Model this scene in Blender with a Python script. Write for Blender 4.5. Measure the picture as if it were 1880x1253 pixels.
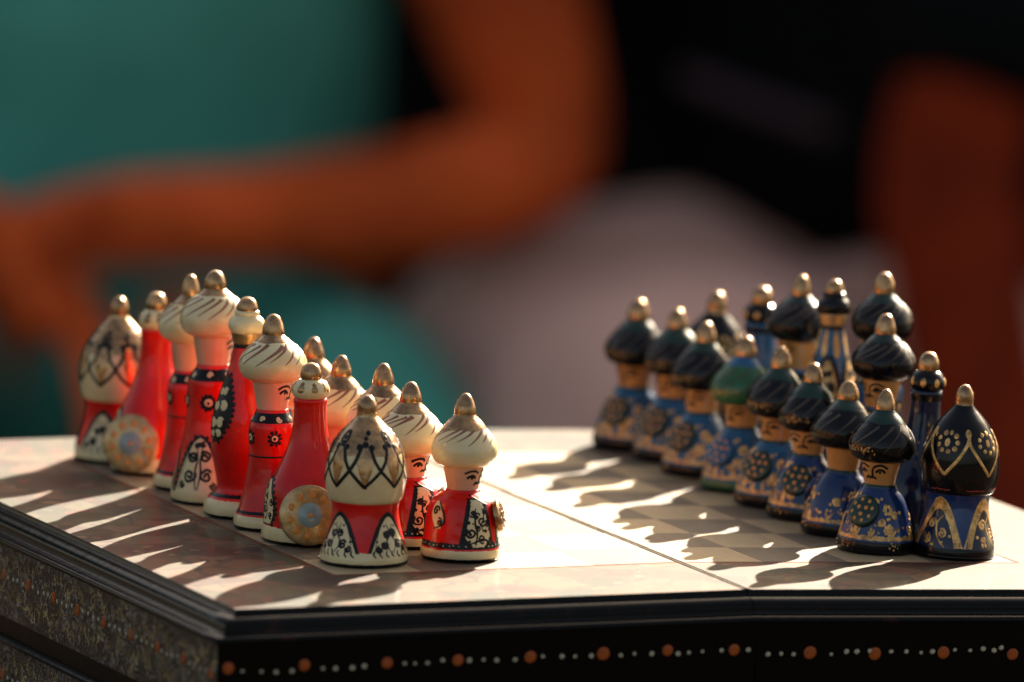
import bpy, bmesh, math, random
from mathutils import Vector, Matrix

# ------------------------------------------------------------------ scene, camera, light
scene = bpy.context.scene
for o in list(bpy.data.objects):
    bpy.data.objects.remove(o)
COL = scene.collection
rad = math.radians
MM = 0.001
TOP = 0.86                                   # height of the board's top above the ground (m)
BEND = rad(1.06)                             # each half of the folding board droops a little from the hinge
PX = 0.03 / 169.0                            # drawing unit used for the turned pieces (0.178 mm)

cam_data = bpy.data.cameras.new('camera')
cam = bpy.data.objects.new('camera', cam_data)
COL.objects.link(cam)
c_r = Vector((0.9246161, -0.37825119, 0.04484534))
c_u = Vector((0.00901615, 0.13943614, 0.99019002))
c_f = Vector((0.38079361, 0.9151413, -0.13233527))
cam_pos = Vector((-46.335, -104.5162, 17.81505)) * 0.03 + Vector((0, 0, TOP))
mw = Matrix((c_r, c_u, -c_f)).transposed().to_4x4()
mw.translation = cam_pos
cam.matrix_world = mw
cam_data.sensor_width = 36.0
cam_data.lens = 36.0 * 19890.0 / 1880.0
cam_data.clip_start = 0.05
cam_data.clip_end = 200.0
cam_data.dof.use_dof = True
cam_data.dof.focus_distance = 3.535
cam_data.dof.aperture_fstop = 8.6
cam_data.dof.aperture_blades = 0
scene.camera = cam

SUN_EL, SUN_AZ = rad(25.6), rad(46.0)        # azimuth from +Y towards +X
world = bpy.data.worlds.new('World')
scene.world = world
world.use_nodes = True
wn = world.node_tree.nodes
sky = wn.new('ShaderNodeTexSky')
sky.sky_type = 'NISHITA'
sky.sun_disc = False
sky.sun_elevation = SUN_EL
sky.sun_rotation = SUN_AZ
sky.dust_density = 5.0
sky.ozone_density = 0.0
sky.altitude = 0
world.node_tree.links.new(sky.outputs[0], wn['Background'].inputs[0])
wn['Background'].inputs[1].default_value = 0.05

sun_data = bpy.data.lights.new('sun', 'SUN')
sun_data.energy = 5.0
sun_data.angle = rad(0.5)
sun_data.color = (1.0, 0.95, 0.87)
sun = bpy.data.objects.new('sun', sun_data)
COL.objects.link(sun)
sdir = Vector((math.sin(SUN_AZ) * math.cos(SUN_EL), math.cos(SUN_AZ) * math.cos(SUN_EL), math.sin(SUN_EL)))
sun.rotation_euler = sdir.to_track_quat('Z', 'Y').to_euler()
sun.location = sdir * 6 + Vector((0, 0, 1))

scene.view_settings.view_transform = 'Standard'
scene.view_settings.look = 'None'
scene.view_settings.gamma = 1.0
scene.view_settings.use_curve_mapping = False
scene.view_settings.exposure = 2.55
scene.view_settings.use_white_balance = True       # camera set for shade, as the warm photograph is
scene.view_settings.white_balance_temperature = 7600
scene.render.engine = 'CYCLES'
scene.cycles.use_denoising = True
scene.cycles.max_bounces = 8
scene.cycles.sample_clamp_indirect = 6.0

# ------------------------------------------------------------------ helpers
def link(o, parent=None):
    COL.objects.link(o)
    if parent is not None:
        o.parent = parent
    return o

def empty(name, loc=(0, 0, 0), rot=(0, 0, 0), parent=None):
    o = bpy.data.objects.new(name, None)
    o.empty_display_size = 0.01
    o.location = loc
    o.rotation_euler = rot
    return link(o, parent)

def mesh_obj(name, verts, faces, mat, parent=None, smooth=True):
    me = bpy.data.meshes.new(name)
    me.from_pydata([tuple(v) for v in verts], [], faces)
    if smooth:
        me.polygons.foreach_set('use_smooth', [True] * len(me.polygons))
    me.materials.append(mat)
    me.update()
    return link(bpy.data.objects.new(name, me), parent)

def share(name, me, parent, loc=(0, 0, 0), rot=(0, 0, 0), scale=(1, 1, 1)):
    o = bpy.data.objects.new(name, me)
    o.location, o.rotation_euler, o.scale = loc, rot, scale
    return link(o, parent)

def tag(o, label, cat, group=None):
    o['label'] = label
    o['category'] = cat
    if group:
        o['group'] = group
    return o

def catmull(pts, n=6):
    out = []
    m = len(pts)
    for i in range(m - 1):
        p0, p1, p2, p3 = pts[max(i - 1, 0)], pts[i], pts[i + 1], pts[min(i + 2, m - 1)]
        for k in range(n):
            t = k / n
            out.append(tuple(0.5 * (2 * b + (c - a) * t + (2 * a - 5 * b + 4 * c - d) * t * t + (3 * b - a - 3 * c + d) * t ** 3)
                             for a, b, c, d in zip(p0, p1, p2, p3)))
    out.append(tuple(pts[-1]))
    return out

# ------------------------------------------------------------------ materials
def new_mat(name):
    m = bpy.data.materials.new(name)
    m.use_nodes = True
    nt = m.node_tree
    return m, nt, nt.nodes, nt.links, nt.nodes['Principled BSDF']

def ramp(nodes, stops, interp='LINEAR'):
    r = nodes.new('ShaderNodeValToRGB')
    cr = r.color_ramp
    cr.interpolation = interp
    while len(cr.elements) < len(stops):
        cr.elements.new(0.5)
    for e, (p, c) in zip(cr.elements, stops):
        e.position = p
        e.color = (c[0], c[1], c[2], 1)
    return r

def lacquer(name, col, col2=None, nscale=90, rough=0.30, coat=0.52, coat_rough=0.045, metallic=0.0, bump=0.14, bscale=170, spec=0.10, contrast=(0.35, 0.7)):
    m, nt, N, L, P = new_mat(name)
    tc = N.new('ShaderNodeTexCoord')
    nz = N.new('ShaderNodeTexNoise')
    nz.inputs['Scale'].default_value = nscale
    nz.inputs['Detail'].default_value = 5
    nz.inputs['Roughness'].default_value = 0.65
    L.new(tc.outputs['Object'], nz.inputs['Vector'])
    col2 = col2 or tuple(c * 0.72 for c in col)
    r = ramp(N, [(contrast[0], col2), (contrast[1], col)])
    L.new(nz.outputs[0], r.inputs[0])
    L.new(r.outputs[0], P.inputs['Base Color'])
    n2 = N.new('ShaderNodeTexNoise')
    n2.inputs['Scale'].default_value = bscale
    n2.inputs['Detail'].default_value = 3
    L.new(tc.outputs['Object'], n2.inputs['Vector'])
    b = N.new('ShaderNodeBump')
    b.inputs['Strength'].default_value = bump
    b.inputs['Distance'].default_value = 0.0008
    L.new(n2.outputs[0], b.inputs['Height'])
    L.new(b.outputs[0], P.inputs['Normal'])
    n3 = N.new('ShaderNodeTexNoise')                     # pooled, wavy varnish
    n3.inputs['Scale'].default_value = 95
    n3.inputs['Detail'].default_value = 2
    L.new(tc.outputs['Object'], n3.inputs['Vector'])
    b2 = N.new('ShaderNodeBump')
    b2.inputs['Strength'].default_value = min(1.0, bump * 3.0)
    b2.inputs['Distance'].default_value = 0.0016
    L.new(n3.outputs[0], b2.inputs['Height'])
    L.new(b2.outputs[0], P.inputs['Coat Normal'])
    mr = N.new('ShaderNodeMapRange')
    mr.inputs[3].default_value = rough * 0.8
    mr.inputs[4].default_value = rough * 1.3
    L.new(nz.outputs[0], mr.inputs[0])
    L.new(mr.outputs[0], P.inputs['Roughness'])
    P.inputs['Metallic'].default_value = metallic
    P.inputs['Specular IOR Level'].default_value = spec
    P.inputs['Coat Weight'].default_value = coat
    P.inputs['Coat Roughness'].default_value = coat_rough
    return m

M = {}
M['red'] = lacquer('red_lacquer', (0.66, 0.010, 0.006), (0.40, 0.005, 0.004), nscale=70, coat=0.30, bump=0.20)
M['cream'] = lacquer('cream_lacquer', (0.60, 0.48, 0.27), (0.49, 0.36, 0.18), nscale=60)
M['ivory'] = lacquer('ivory_turban', (0.62, 0.51, 0.30), (0.50, 0.38, 0.19), nscale=55)
M['peach'] = lacquer('peach_skin_paint', (0.592, 0.3256, 0.1998), (0.5032, 0.2442, 0.1332), nscale=60)
M['bronze'] = lacquer('bronze_paint', (0.46, 0.245, 0.095), (0.17, 0.085, 0.034), nscale=260, rough=0.26, metallic=0.8, coat=0.6, bump=0.25, bscale=420)
M['gold'] = lacquer('gold_paint', (0.4884, 0.3256, 0.148), (0.2664, 0.148, 0.0592), nscale=220, rough=0.36, metallic=0.75, coat=0.5, bump=0.3, bscale=420)
M['gold_on_blue'] = lacquer('worn_gold_paint', (0.80, 0.45, 0.14), (0.20, 0.095, 0.025), nscale=420, rough=0.40, metallic=0.55, coat=0.5, bump=0.35, bscale=600)
M['black'] = lacquer('black_lacquer', (0.0022, 0.0022, 0.0025), (0.004, 0.003, 0.0035), nscale=80, rough=0.24, bump=0.10, coat=0.28, coat_rough=0.05, spec=0.07)
M['ink'] = lacquer('black_ink_line', (0.0037, 0.0037, 0.00444), (0.00592, 0.00518, 0.00592), rough=0.35, coat=0.08, spec=0.12)
M['umber'] = lacquer('brown_brush_stroke', (0.2516, 0.0888, 0.0444), (0.1776, 0.0592, 0.0296), nscale=200, rough=0.4, coat=0.6)
M['dark_stroke'] = lacquer('dark_brown_brush_stroke', (0.0555, 0.0296, 0.01184), (0.0222, 0.0111, 0.00592), nscale=300, rough=0.4, coat=0.6)
M['blue'] = lacquer('blue_lacquer', (0.003, 0.030, 0.125), (0.0015, 0.013, 0.06), nscale=80)
M['teal_blue'] = lacquer('teal_blue_lacquer', (0.006, 0.085, 0.19), (0.003, 0.042, 0.10), nscale=80)
M['navy'] = lacquer('navy_lacquer', (0.002368, 0.007104, 0.03256), (0.001184, 0.003552, 0.01658), nscale=80)
M['green'] = lacquer('green_lacquer', (0.01332, 0.0888, 0.0333), (0.00592, 0.0444, 0.01628), nscale=80)
M['bottle_green'] = lacquer('dark_green_lacquer', (0.00592, 0.0296, 0.01776), (0.00296, 0.01332, 0.00888), nscale=80)
M['ochre'] = lacquer('ochre_skin_paint', (0.4588, 0.2146, 0.0666), (0.3552, 0.148, 0.0407), nscale=60)
M['amber'] = lacquer('amber_dot_paint', (0.55, 0.22, 0.035), (0.40, 0.13, 0.02), nscale=150)
M['slate'] = lacquer('slate_blue_paint', (0.222, 0.2812, 0.2664), (0.148, 0.1998, 0.1998), nscale=150)
M['orange_dot'] = lacquer('orange_dot_paint', (0.34, 0.075, 0.015), (0.20, 0.04, 0.008), nscale=260, rough=0.5, coat=0.1)
M['white_dot'] = lacquer('white_dot_paint', (0.42, 0.39, 0.29), (0.22, 0.19, 0.13), nscale=400, rough=0.5, coat=0.1)

def light_square_mat(name, a, b):
    m, nt, N, L, P = new_mat(name)
    tc = N.new('ShaderNodeTexCoord')
    mp = N.new('ShaderNodeMapping')
    mp.inputs['Scale'].default_value = (1.0, 0.25, 1.0)
    L.new(tc.outputs['Object'], mp.inputs[0])
    oi = N.new('ShaderNodeObjectInfo')
    nz = N.new('ShaderNodeTexNoise')
    nz.noise_dimensions = '4D'
    nz.inputs['Scale'].default_value = 170
    nz.inputs['Detail'].default_value = 6
    nz.inputs['Roughness'].default_value = 0.7
    mul = N.new('ShaderNodeMath'); mul.operation = 'MULTIPLY'; mul.inputs[1].default_value = 40
    L.new(oi.outputs['Random'], mul.inputs[0])
    L.new(mul.outputs[0], nz.inputs['W'])
    L.new(mp.outputs[0], nz.inputs['Vector'])
    r = ramp(N, [(0.30, b), (0.68, a)])
    L.new(nz.outputs[0], r.inputs[0])
    hs = N.new('ShaderNodeHueSaturation')
    mr = N.new('ShaderNodeMapRange')
    mr.inputs[3].default_value = 0.88
    mr.inputs[4].default_value = 1.12
    L.new(oi.outputs['Random'], mr.inputs[0])
    L.new(mr.outputs[0], hs.inputs['Value'])
    L.new(r.outputs[0], hs.inputs['Color'])
    L.new(hs.outputs[0], P.inputs['Base Color'])
    board_gloss(N, L, P, tc)
    return m

def board_gloss(N, L, P, tc, spec=0.42):
    n2 = N.new('ShaderNodeTexNoise')
    n2.inputs['Scale'].default_value = 55
    n2.inputs['Detail'].default_value = 4
    L.new(tc.outputs['Object'], n2.inputs['Vector'])
    b = N.new('ShaderNodeBump')
    b.inputs['Strength'].default_value = 0.05
    b.inputs['Distance'].default_value = 0.002
    L.new(n2.outputs[0], b.inputs['Height'])
    L.new(b.outputs[0], P.inputs['Normal'])
    mr = N.new('ShaderNodeMapRange')
    mr.inputs[3].default_value = 0.62
    mr.inputs[4].default_value = 0.74
    L.new(n2.outputs[0], mr.inputs[0])
    L.new(mr.outputs[0], P.inputs['Roughness'])
    P.inputs['Specular IOR Level'].default_value = spec
    P.inputs['Coat Weight'].default_value = 0.25
    P.inputs['Coat Roughness'].default_value = 0.10

M['light_square'] = light_square_mat('light_square_paint', (0.36, 0.255, 0.135), (0.27, 0.185, 0.095))
M['dark_square'] = light_square_mat('dark_square_paint', (0.125, 0.084, 0.050), (0.065, 0.043, 0.026))
M['red_line'] = lacquer('red_line_paint', (0.42, 0.05, 0.03), (0.28, 0.03, 0.02), rough=0.3, coat=0.0, bump=0.0)

def floral_mat():
    m, nt, N, L, P = new_mat('painted_flower_border')
    tc = N.new('ShaderNodeTexCoord')
    warp = N.new('ShaderNodeTexNoise')
    warp.inputs['Scale'].default_value = 45
    warp.inputs['Detail'].default_value = 2
    L.new(tc.outputs['Object'], warp.inputs['Vector'])
    add = N.new('ShaderNodeMixRGB'); add.blend_type = 'LINEAR_LIGHT'; add.inputs[0].default_value = 0.012
    L.new(tc.outputs['Object'], add.inputs[1]); L.new(warp.outputs['Color'], add.inputs[2])
    vo = N.new('ShaderNodeTexVoronoi'); vo.voronoi_dimensions = '2D'
    vo.inputs['Scale'].default_value = 62
    L.new(add.outputs[0], vo.inputs['Vector'])
    ve = N.new('ShaderNodeTexVoronoi'); ve.voronoi_dimensions = '2D'; ve.feature = 'DISTANCE_TO_EDGE'
    ve.inputs['Scale'].default_value = 62
    L.new(add.outputs[0], ve.inputs['Vector'])
    sep = N.new('ShaderNodeSeparateColor')
    L.new(vo.outputs['Color'], sep.inputs[0])
    cells = ramp(N, [(0.0, (0.0294, 0.0031, 0.0017)), (0.17, (0.0222, 0.0178, 0.0041)), (0.30, (0.0886, 0.0355, 0.0164)), (0.44, (0.0134, 0.0152, 0.0088)),
                     (0.56, (0.0615, 0.0434, 0.0198)), (0.68, (0.1033, 0.0478, 0.0224)), (0.80, (0.0394, 0.0106, 0.0053)), (0.90, (0.0493, 0.0338, 0.0149))], 'CONSTANT')
    L.new(sep.outputs[0], cells.inputs[0])
    # ground between the petals
    gn = N.new('ShaderNodeTexNoise'); gn.inputs['Scale'].default_value = 30; gn.inputs['Detail'].default_value = 5
    L.new(tc.outputs['Object'], gn.inputs['Vector'])
    ground = ramp(N, [(0.35, (0.0134, 0.0080, 0.0046)), (0.5, (0.0410, 0.0210, 0.0119)), (0.66, (0.0247, 0.0195, 0.0103))])
    L.new(gn.outputs[0], ground.inputs[0])
    edge = ramp(N, [(0.03, (0, 0, 0)), (0.10, (1, 1, 1))])
    L.new(ve.outputs['Distance'], edge.inputs[0])
    mx = N.new('ShaderNodeMixRGB')
    L.new(edge.outputs[0], mx.inputs[0]); L.new(ground.outputs[0], mx.inputs[1]); L.new(cells.outputs[0], mx.inputs[2])
    # smaller blossoms over it
    v2 = N.new('ShaderNodeTexVoronoi'); v2.voronoi_dimensions = '2D'
    v2.inputs['Scale'].default_value = 120
    L.new(add.outputs[0], v2.inputs['Vector'])
    s2 = N.new('ShaderNodeSeparateColor'); L.new(v2.outputs['Color'], s2.inputs[0])
    small = ramp(N, [(0.0, (0.1109, 0.0178, 0.0088)), (0.35, (0.1232, 0.0639, 0.0298)), (0.6, (0.0322, 0.0338, 0.0135)), (0.8, (0.0247, 0.0035, 0.0029))], 'CONSTANT')
    L.new(s2.outputs[1], small.inputs[0])
    dot = ramp(N, [(0.20, (1, 1, 1)), (0.27, (0, 0, 0))])
    L.new(v2.outputs['Distance'], dot.inputs[0])
    gate = N.new('ShaderNodeMath'); gate.operation = 'GREATER_THAN'; gate.inputs[1].default_value = 0.55
    L.new(s2.outputs[0], gate.inputs[0])
    mm = N.new('ShaderNodeMath'); mm.operation = 'MULTIPLY'
    L.new(dot.outputs[0], mm.inputs[0]); L.new(gate.outputs[0], mm.inputs[1])
    mx2 = N.new('ShaderNodeMixRGB')
    L.new(mm.outputs[0], mx2.inputs[0]); L.new(mx.outputs[0], mx2.inputs[1]); L.new(small.outputs[0], mx2.inputs[2])
    L.new(mx2.outputs[0], P.inputs['Base Color'])
    board_gloss(N, L, P, tc, 0.20)
    return m
M['floral'] = floral_mat()

def speckle_mat():
    m, nt, N, L, P = new_mat('speckled_arabesque_panel')
    tc = N.new('ShaderNodeTexCoord')
    vo = N.new('ShaderNodeTexVoronoi'); vo.inputs['Scale'].default_value = 620
    wp = N.new('ShaderNodeTexNoise'); wp.inputs['Scale'].default_value = 200; wp.inputs['Detail'].default_value = 3
    L.new(tc.outputs['Object'], wp.inputs['Vector'])
    add = N.new('ShaderNodeMixRGB'); add.blend_type = 'LINEAR_LIGHT'; add.inputs[0].default_value = 0.004
    L.new(tc.outputs['Object'], add.inputs[1]); L.new(wp.outputs['Color'], add.inputs[2])
    L.new(add.outputs[0], vo.inputs['Vector'])
    sep = N.new('ShaderNodeSeparateColor'); L.new(vo.outputs['Color'], sep.inputs[0])
    c = ramp(N, [(0.0, (0.0035, 0.0031, 0.0031)), (0.38, (0.0315, 0.0175, 0.0070)), (0.52, (0.1190, 0.0875, 0.0455)), (0.66, (0.0052, 0.0045, 0.0042)),
                 (0.80, (0.1925, 0.1680, 0.1260)), (0.88, (0.0490, 0.0105, 0.0052)), (0.93, (0.0770, 0.0840, 0.0945))], 'CONSTANT')
    L.new(sep.outputs[0], c.inputs[0])
    gn = N.new('ShaderNodeTexNoise'); gn.inputs['Scale'].default_value = 60; gn.inputs['Detail'].default_value = 4
    L.new(tc.outputs['Object'], gn.inputs['Vector'])
    g = ramp(N, [(0.40, (0.12, 0.12, 0.12)), (0.62, (1, 1, 1))])
    L.new(gn.outputs[0], g.inputs[0])
    mx = N.new('ShaderNodeMixRGB'); mx.blend_type = 'MULTIPLY'; mx.inputs[0].default_value = 1
    L.new(c.outputs[0], mx.inputs[1]); L.new(g.outputs[0], mx.inputs[2])
    L.new(mx.outputs[0], P.inputs['Base Color'])
    b = N.new('ShaderNodeBump'); b.inputs['Strength'].default_value = 0.5; b.inputs['Distance'].default_value = 0.0005
    L.new(vo.outputs['Distance'], b.inputs['Height']); L.new(b.outputs[0], P.inputs['Normal'])
    P.inputs['Roughness'].default_value = 0.38
    return m
M['speckle'] = speckle_mat()
M['box_black'] = lacquer('box_black_lacquer', (0.0012, 0.0011, 0.001), (0.0025, 0.0016, 0.0012), nscale=40, rough=0.32, coat=0.0, bump=0.10, bscale=160, spec=0.05)
M['moulding'] = lacquer('moulding_black_lacquer', (0.005, 0.005, 0.005), (0.030, 0.010, 0.007), nscale=120, rough=0.12, coat=0.0, bump=0.06, bscale=150, spec=0.07, contrast=(0.28, 0.42))

M['leaf_gold'] = lacquer('gold_leaf_paint', (0.40, 0.29, 0.13), (0.05, 0.03, 0.01), nscale=180, rough=0.4, coat=0.1, bump=0.0)
M['leaf_grey'] = lacquer('grey_leaf_paint', (0.28, 0.26, 0.22), (0.03, 0.03, 0.03), nscale=180, rough=0.4, coat=0.1, bump=0.0)
M['hinge'] = lacquer('worn_brown_hinge_edge', (0.16, 0.12, 0.08), (0.05, 0.035, 0.025), nscale=300, rough=0.45, coat=0.1)

def cloth(name, col, var=0.62, scale=9, rough=0.85):
    m, nt, N, L, P = new_mat(name)
    tc = N.new('ShaderNodeTexCoord')
    nz = N.new('ShaderNodeTexNoise'); nz.inputs['Scale'].default_value = scale; nz.inputs['Detail'].default_value = 5
    L.new(tc.outputs['Object'], nz.inputs['Vector'])
    r = ramp(N, [(0.3, tuple(c * var for c in col)), (0.7, col)])
    L.new(nz.outputs[0], r.inputs[0]); L.new(r.outputs[0], P.inputs['Base Color'])
    P.inputs['Roughness'].default_value = rough
    P.inputs['Specular IOR Level'].default_value = 0.08
    return m
M['skin'] = cloth('brown_skin', (0.80, 0.112, 0.027), 0.40, 13, 0.9)
M['dark_skin'] = cloth('dark_brown_skin', (0.235, 0.022, 0.005), 0.4, 13, 0.9)
M['teal_cloth'] = cloth('teal_cotton', (0.105, 0.50, 0.40))
M['teal_trouser'] = cloth('teal_trouser_cotton', (0.066, 0.33, 0.25))
M['black_cloth'] = cloth('black_cotton', (0.003671, 0.003671, 0.003671))
M['mauve_cloth'] = cloth('mauve_grey_cotton', (0.70, 0.38, 0.295))
M['strap_cloth'] = cloth('lavender_grey_webbing', (0.075, 0.045, 0.05))
M['hair'] = cloth('black_hair', (0.00608, 0.00456, 0.0038), 0.7, 60, 0.5)
M['wood'] = cloth('dark_table_wood', (0.0532, 0.0266, 0.01368), 0.6, 14, 0.5)
M['paving'] = cloth('grey_brown_paving', (0.045, 0.036, 0.028), 0.75, 3, 0.9)
M['wall'] = cloth('dark_backdrop_wall', (0.00456, 0.00304, 0.00228), 0.6, 6, 0.95)  # near-black, for the added wall that keeps sky out of the board's reflections

# ------------------------------------------------------------------ ground and backdrop
g = mesh_obj('ground', [(-40, -40, 0), (40, -40, 0), (40, 40, 0), (-40, 40, 0)], [(0, 1, 2, 3)], M['paving'], smooth=False)
g['kind'] = 'structure'

# ------------------------------------------------------------------ the folding chess box
HALF = 175.2 * MM
DEPTH = 350.5 * MM
BORDER = 55.2 * MM
SQ = 30 * MM
GAP = 0.2 * MM
PROFILE = [(0, 0), (0.25, -0.1), (0.45, -0.45), (0.5, -1.5), (0.9, -1.9), (1.7, -2.0), (2.6, -2.15), (3.8, -2.6), (4.8, -3.3), (5.5, -4.3), (5.8, -5.4),
           (5.7, -6.1), (6.0, -6.6), (6.8, -7.0), (7.9, -7.2), (8.9, -7.3), (9.6, -7.7), (9.95, -8.3), (9.9, -8.9), (9.6, -9.3)]
PANEL_O, PANEL_T, PANEL_B = 9.3, -9.25, -33.0
rnd = random.Random(7)

def sweep(name, prof, s, mat, parent, smooth=True):
    """run a moulding profile round the three outer sides of one half; s=-1 is the half with x<0"""
    V, F = [], []
    x_in = s * GAP
    for (o, z) in prof:
        o *= MM; z *= MM
        n = 14
        ring = []
        ring += [(x_in + (s * HALF + s * o - x_in) * k / n, -o) for k in range(n)]
        ring += [(s * (HALF + o), -o + (DEPTH + 2 * o) * k / (2 * n)) for k in range(2 * n)]
        ring += [(s * (HALF + o) + (x_in - s * (HALF + o)) * k / n, DEPTH + o) for k in range(n + 1)]
        V += [(x, y, z) for x, y in ring]
    m = 4 * 14 + 1
    for j in range(len(prof) - 1):
        for i in range(m - 1):
            a, b, c, d = j * m + i, j * m + i + 1, (j + 1) * m + i + 1, (j + 1) * m + i
            F.append((a, b, c, d) if s > 0 else (d, c, b, a))
    F = [tuple(reversed(f)) for f in F]
    o = mesh_obj(name, V, F, mat, parent, smooth)
    if smooth:
        md = o.modifiers.new('edge', 'EDGE_SPLIT'); md.split_angle = rad(55)
    return o

def box(name, lo, hi, mat, parent=None, bevel=0.0, smooth=False):
    bm = bmesh.new()
    bmesh.ops.create_cube(bm, size=1)
    for v in bm.verts:
        v.co = Vector(((lo[i] + hi[i]) / 2 + v.co[i] * (hi[i] - lo[i])) for i in range(3))
    if bevel:
        bmesh.ops.bevel(bm, geom=list(bm.edges), offset=bevel, segments=2, profile=0.5, affect='EDGES')
    me = bpy.data.meshes.new(name)
    bm.to_mesh(me); bm.free()
    me.materials.append(mat)
    return link(bpy.data.objects.new(name, me), parent)

chess_box = empty('chess_box', (0, DEPTH / 2, TOP - 0.068))
tag(chess_box, 'black lacquered folding chess box with painted chequered top and dotted sides', 'chess box')

# shared little meshes
def bead_mesh(name, r, h, mat, seg=12, rings=4):
    V, F = [], []
    for j in range(rings):
        t = j / rings * math.pi / 2
        for i in range(seg):
            a = 2 * math.pi * i / seg
            V.append((r * math.cos(t) * math.cos(a), -h * math.sin(t), r * math.cos(t) * math.sin(a)))
    V.append((0, -h, 0))
    for j in range(rings - 1):
        for i in range(seg):
            F.append((j * seg + i, j * seg + (i + 1) % seg, (j + 1) * seg + (i + 1) % seg, (j + 1) * seg + i))
    for i in range(seg):
        F.append(((rings - 1) * seg + i, (rings - 1) * seg + (i + 1) % seg, rings * seg))
    me = bpy.data.meshes.new(name)
    me.from_pydata(V, [], F)
    me.polygons.foreach_set('use_smooth', [True] * len(me.polygons))
    me.materials.append(mat)
    return me

big_dot = bead_mesh('orange_dot', 1.95 * MM, 0.35 * MM, M['orange_dot'])
small_dot = bead_mesh('white_dot', 0.72 * MM, 0.25 * MM, M['white_dot'], 8, 3)

def plate_mesh(name, sx, sy, h, mat):
    x, y = sx / 2, sy / 2
    V = [(-x, -y, 0), (x, -y, 0), (x, y, 0), (-x, y, 0), (-x, -y, h), (x, -y, h), (x, y, h), (-x, y, h)]
    F = [(4, 5, 6, 7), (0, 1, 5, 4), (1, 2, 6, 5), (2, 3, 7, 6), (3, 0, 4, 7)]
    me = bpy.data.meshes.new(name)
    me.from_pydata(V, [], F)
    me.materials.append(mat)
    return me
light_me = plate_mesh('light_square', SQ, SQ, 0.06 * MM, M['light_square'])
dark_me = plate_mesh('dark_square', SQ, SQ, 0.06 * MM, M['dark_square'])

FRONT_ORANGE = [(-180.76, -20.39), (-155.14, -19.89), (-127.15, -19.77), (-103.08, -19.39), (-78.33, -18.85), (-53.25, -18.31), (-31.06, -17.71), (-7.96, -18.0),
                (19.33, -19.43), (42.15, -20.25), (66.39, -20.38), (91.01, -21.42), (115.6, -21.2), (140.5, -22.0), (165.0, -22.4)]
FRONT_WHITE = [(-175.97, -21.36), (-169.55, -21.67), (-164.59, -21.95), (-159.28, -21.71), (-148.84, -21.06), (-144.61, -21.15), (-138.9, -21.09), (-134.86, -20.65),
               (-121.22, -20.07), (-117.7, -20.14), (-113.44, -20.05), (-108.28, -19.29), (-99.17, -19.47), (-94.34, -19.4), (-89.85, -19.67), (-83.52, -19.62),
               (-74.03, -18.76), (-67.48, -18.9), (-62.97, -18.99), (-57.35, -18.93), (-47.2, -18.96), (-42.52, -18.53), (-36.48, -18.65), (-27.41, -18.84),
               (-23.65, -18.56), (-18.93, -18.3), (-12.31, -18.08), (-3.02, -18.09), (4.67, -19.66), (9.24, -19.58), (13.63, -19.84), (26.82, -20.11),
               (32.14, -19.33), (35.78, -19.41), (40.37, -19.32), (47.88, -19.65), (53.26, -19.76), (58.48, -20.22), (62.51, -19.95), (70.4, -19.57),
               (75.83, -19.86), (80.44, -19.42), (84.35, -20.03), (86.82, -19.19)]

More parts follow.
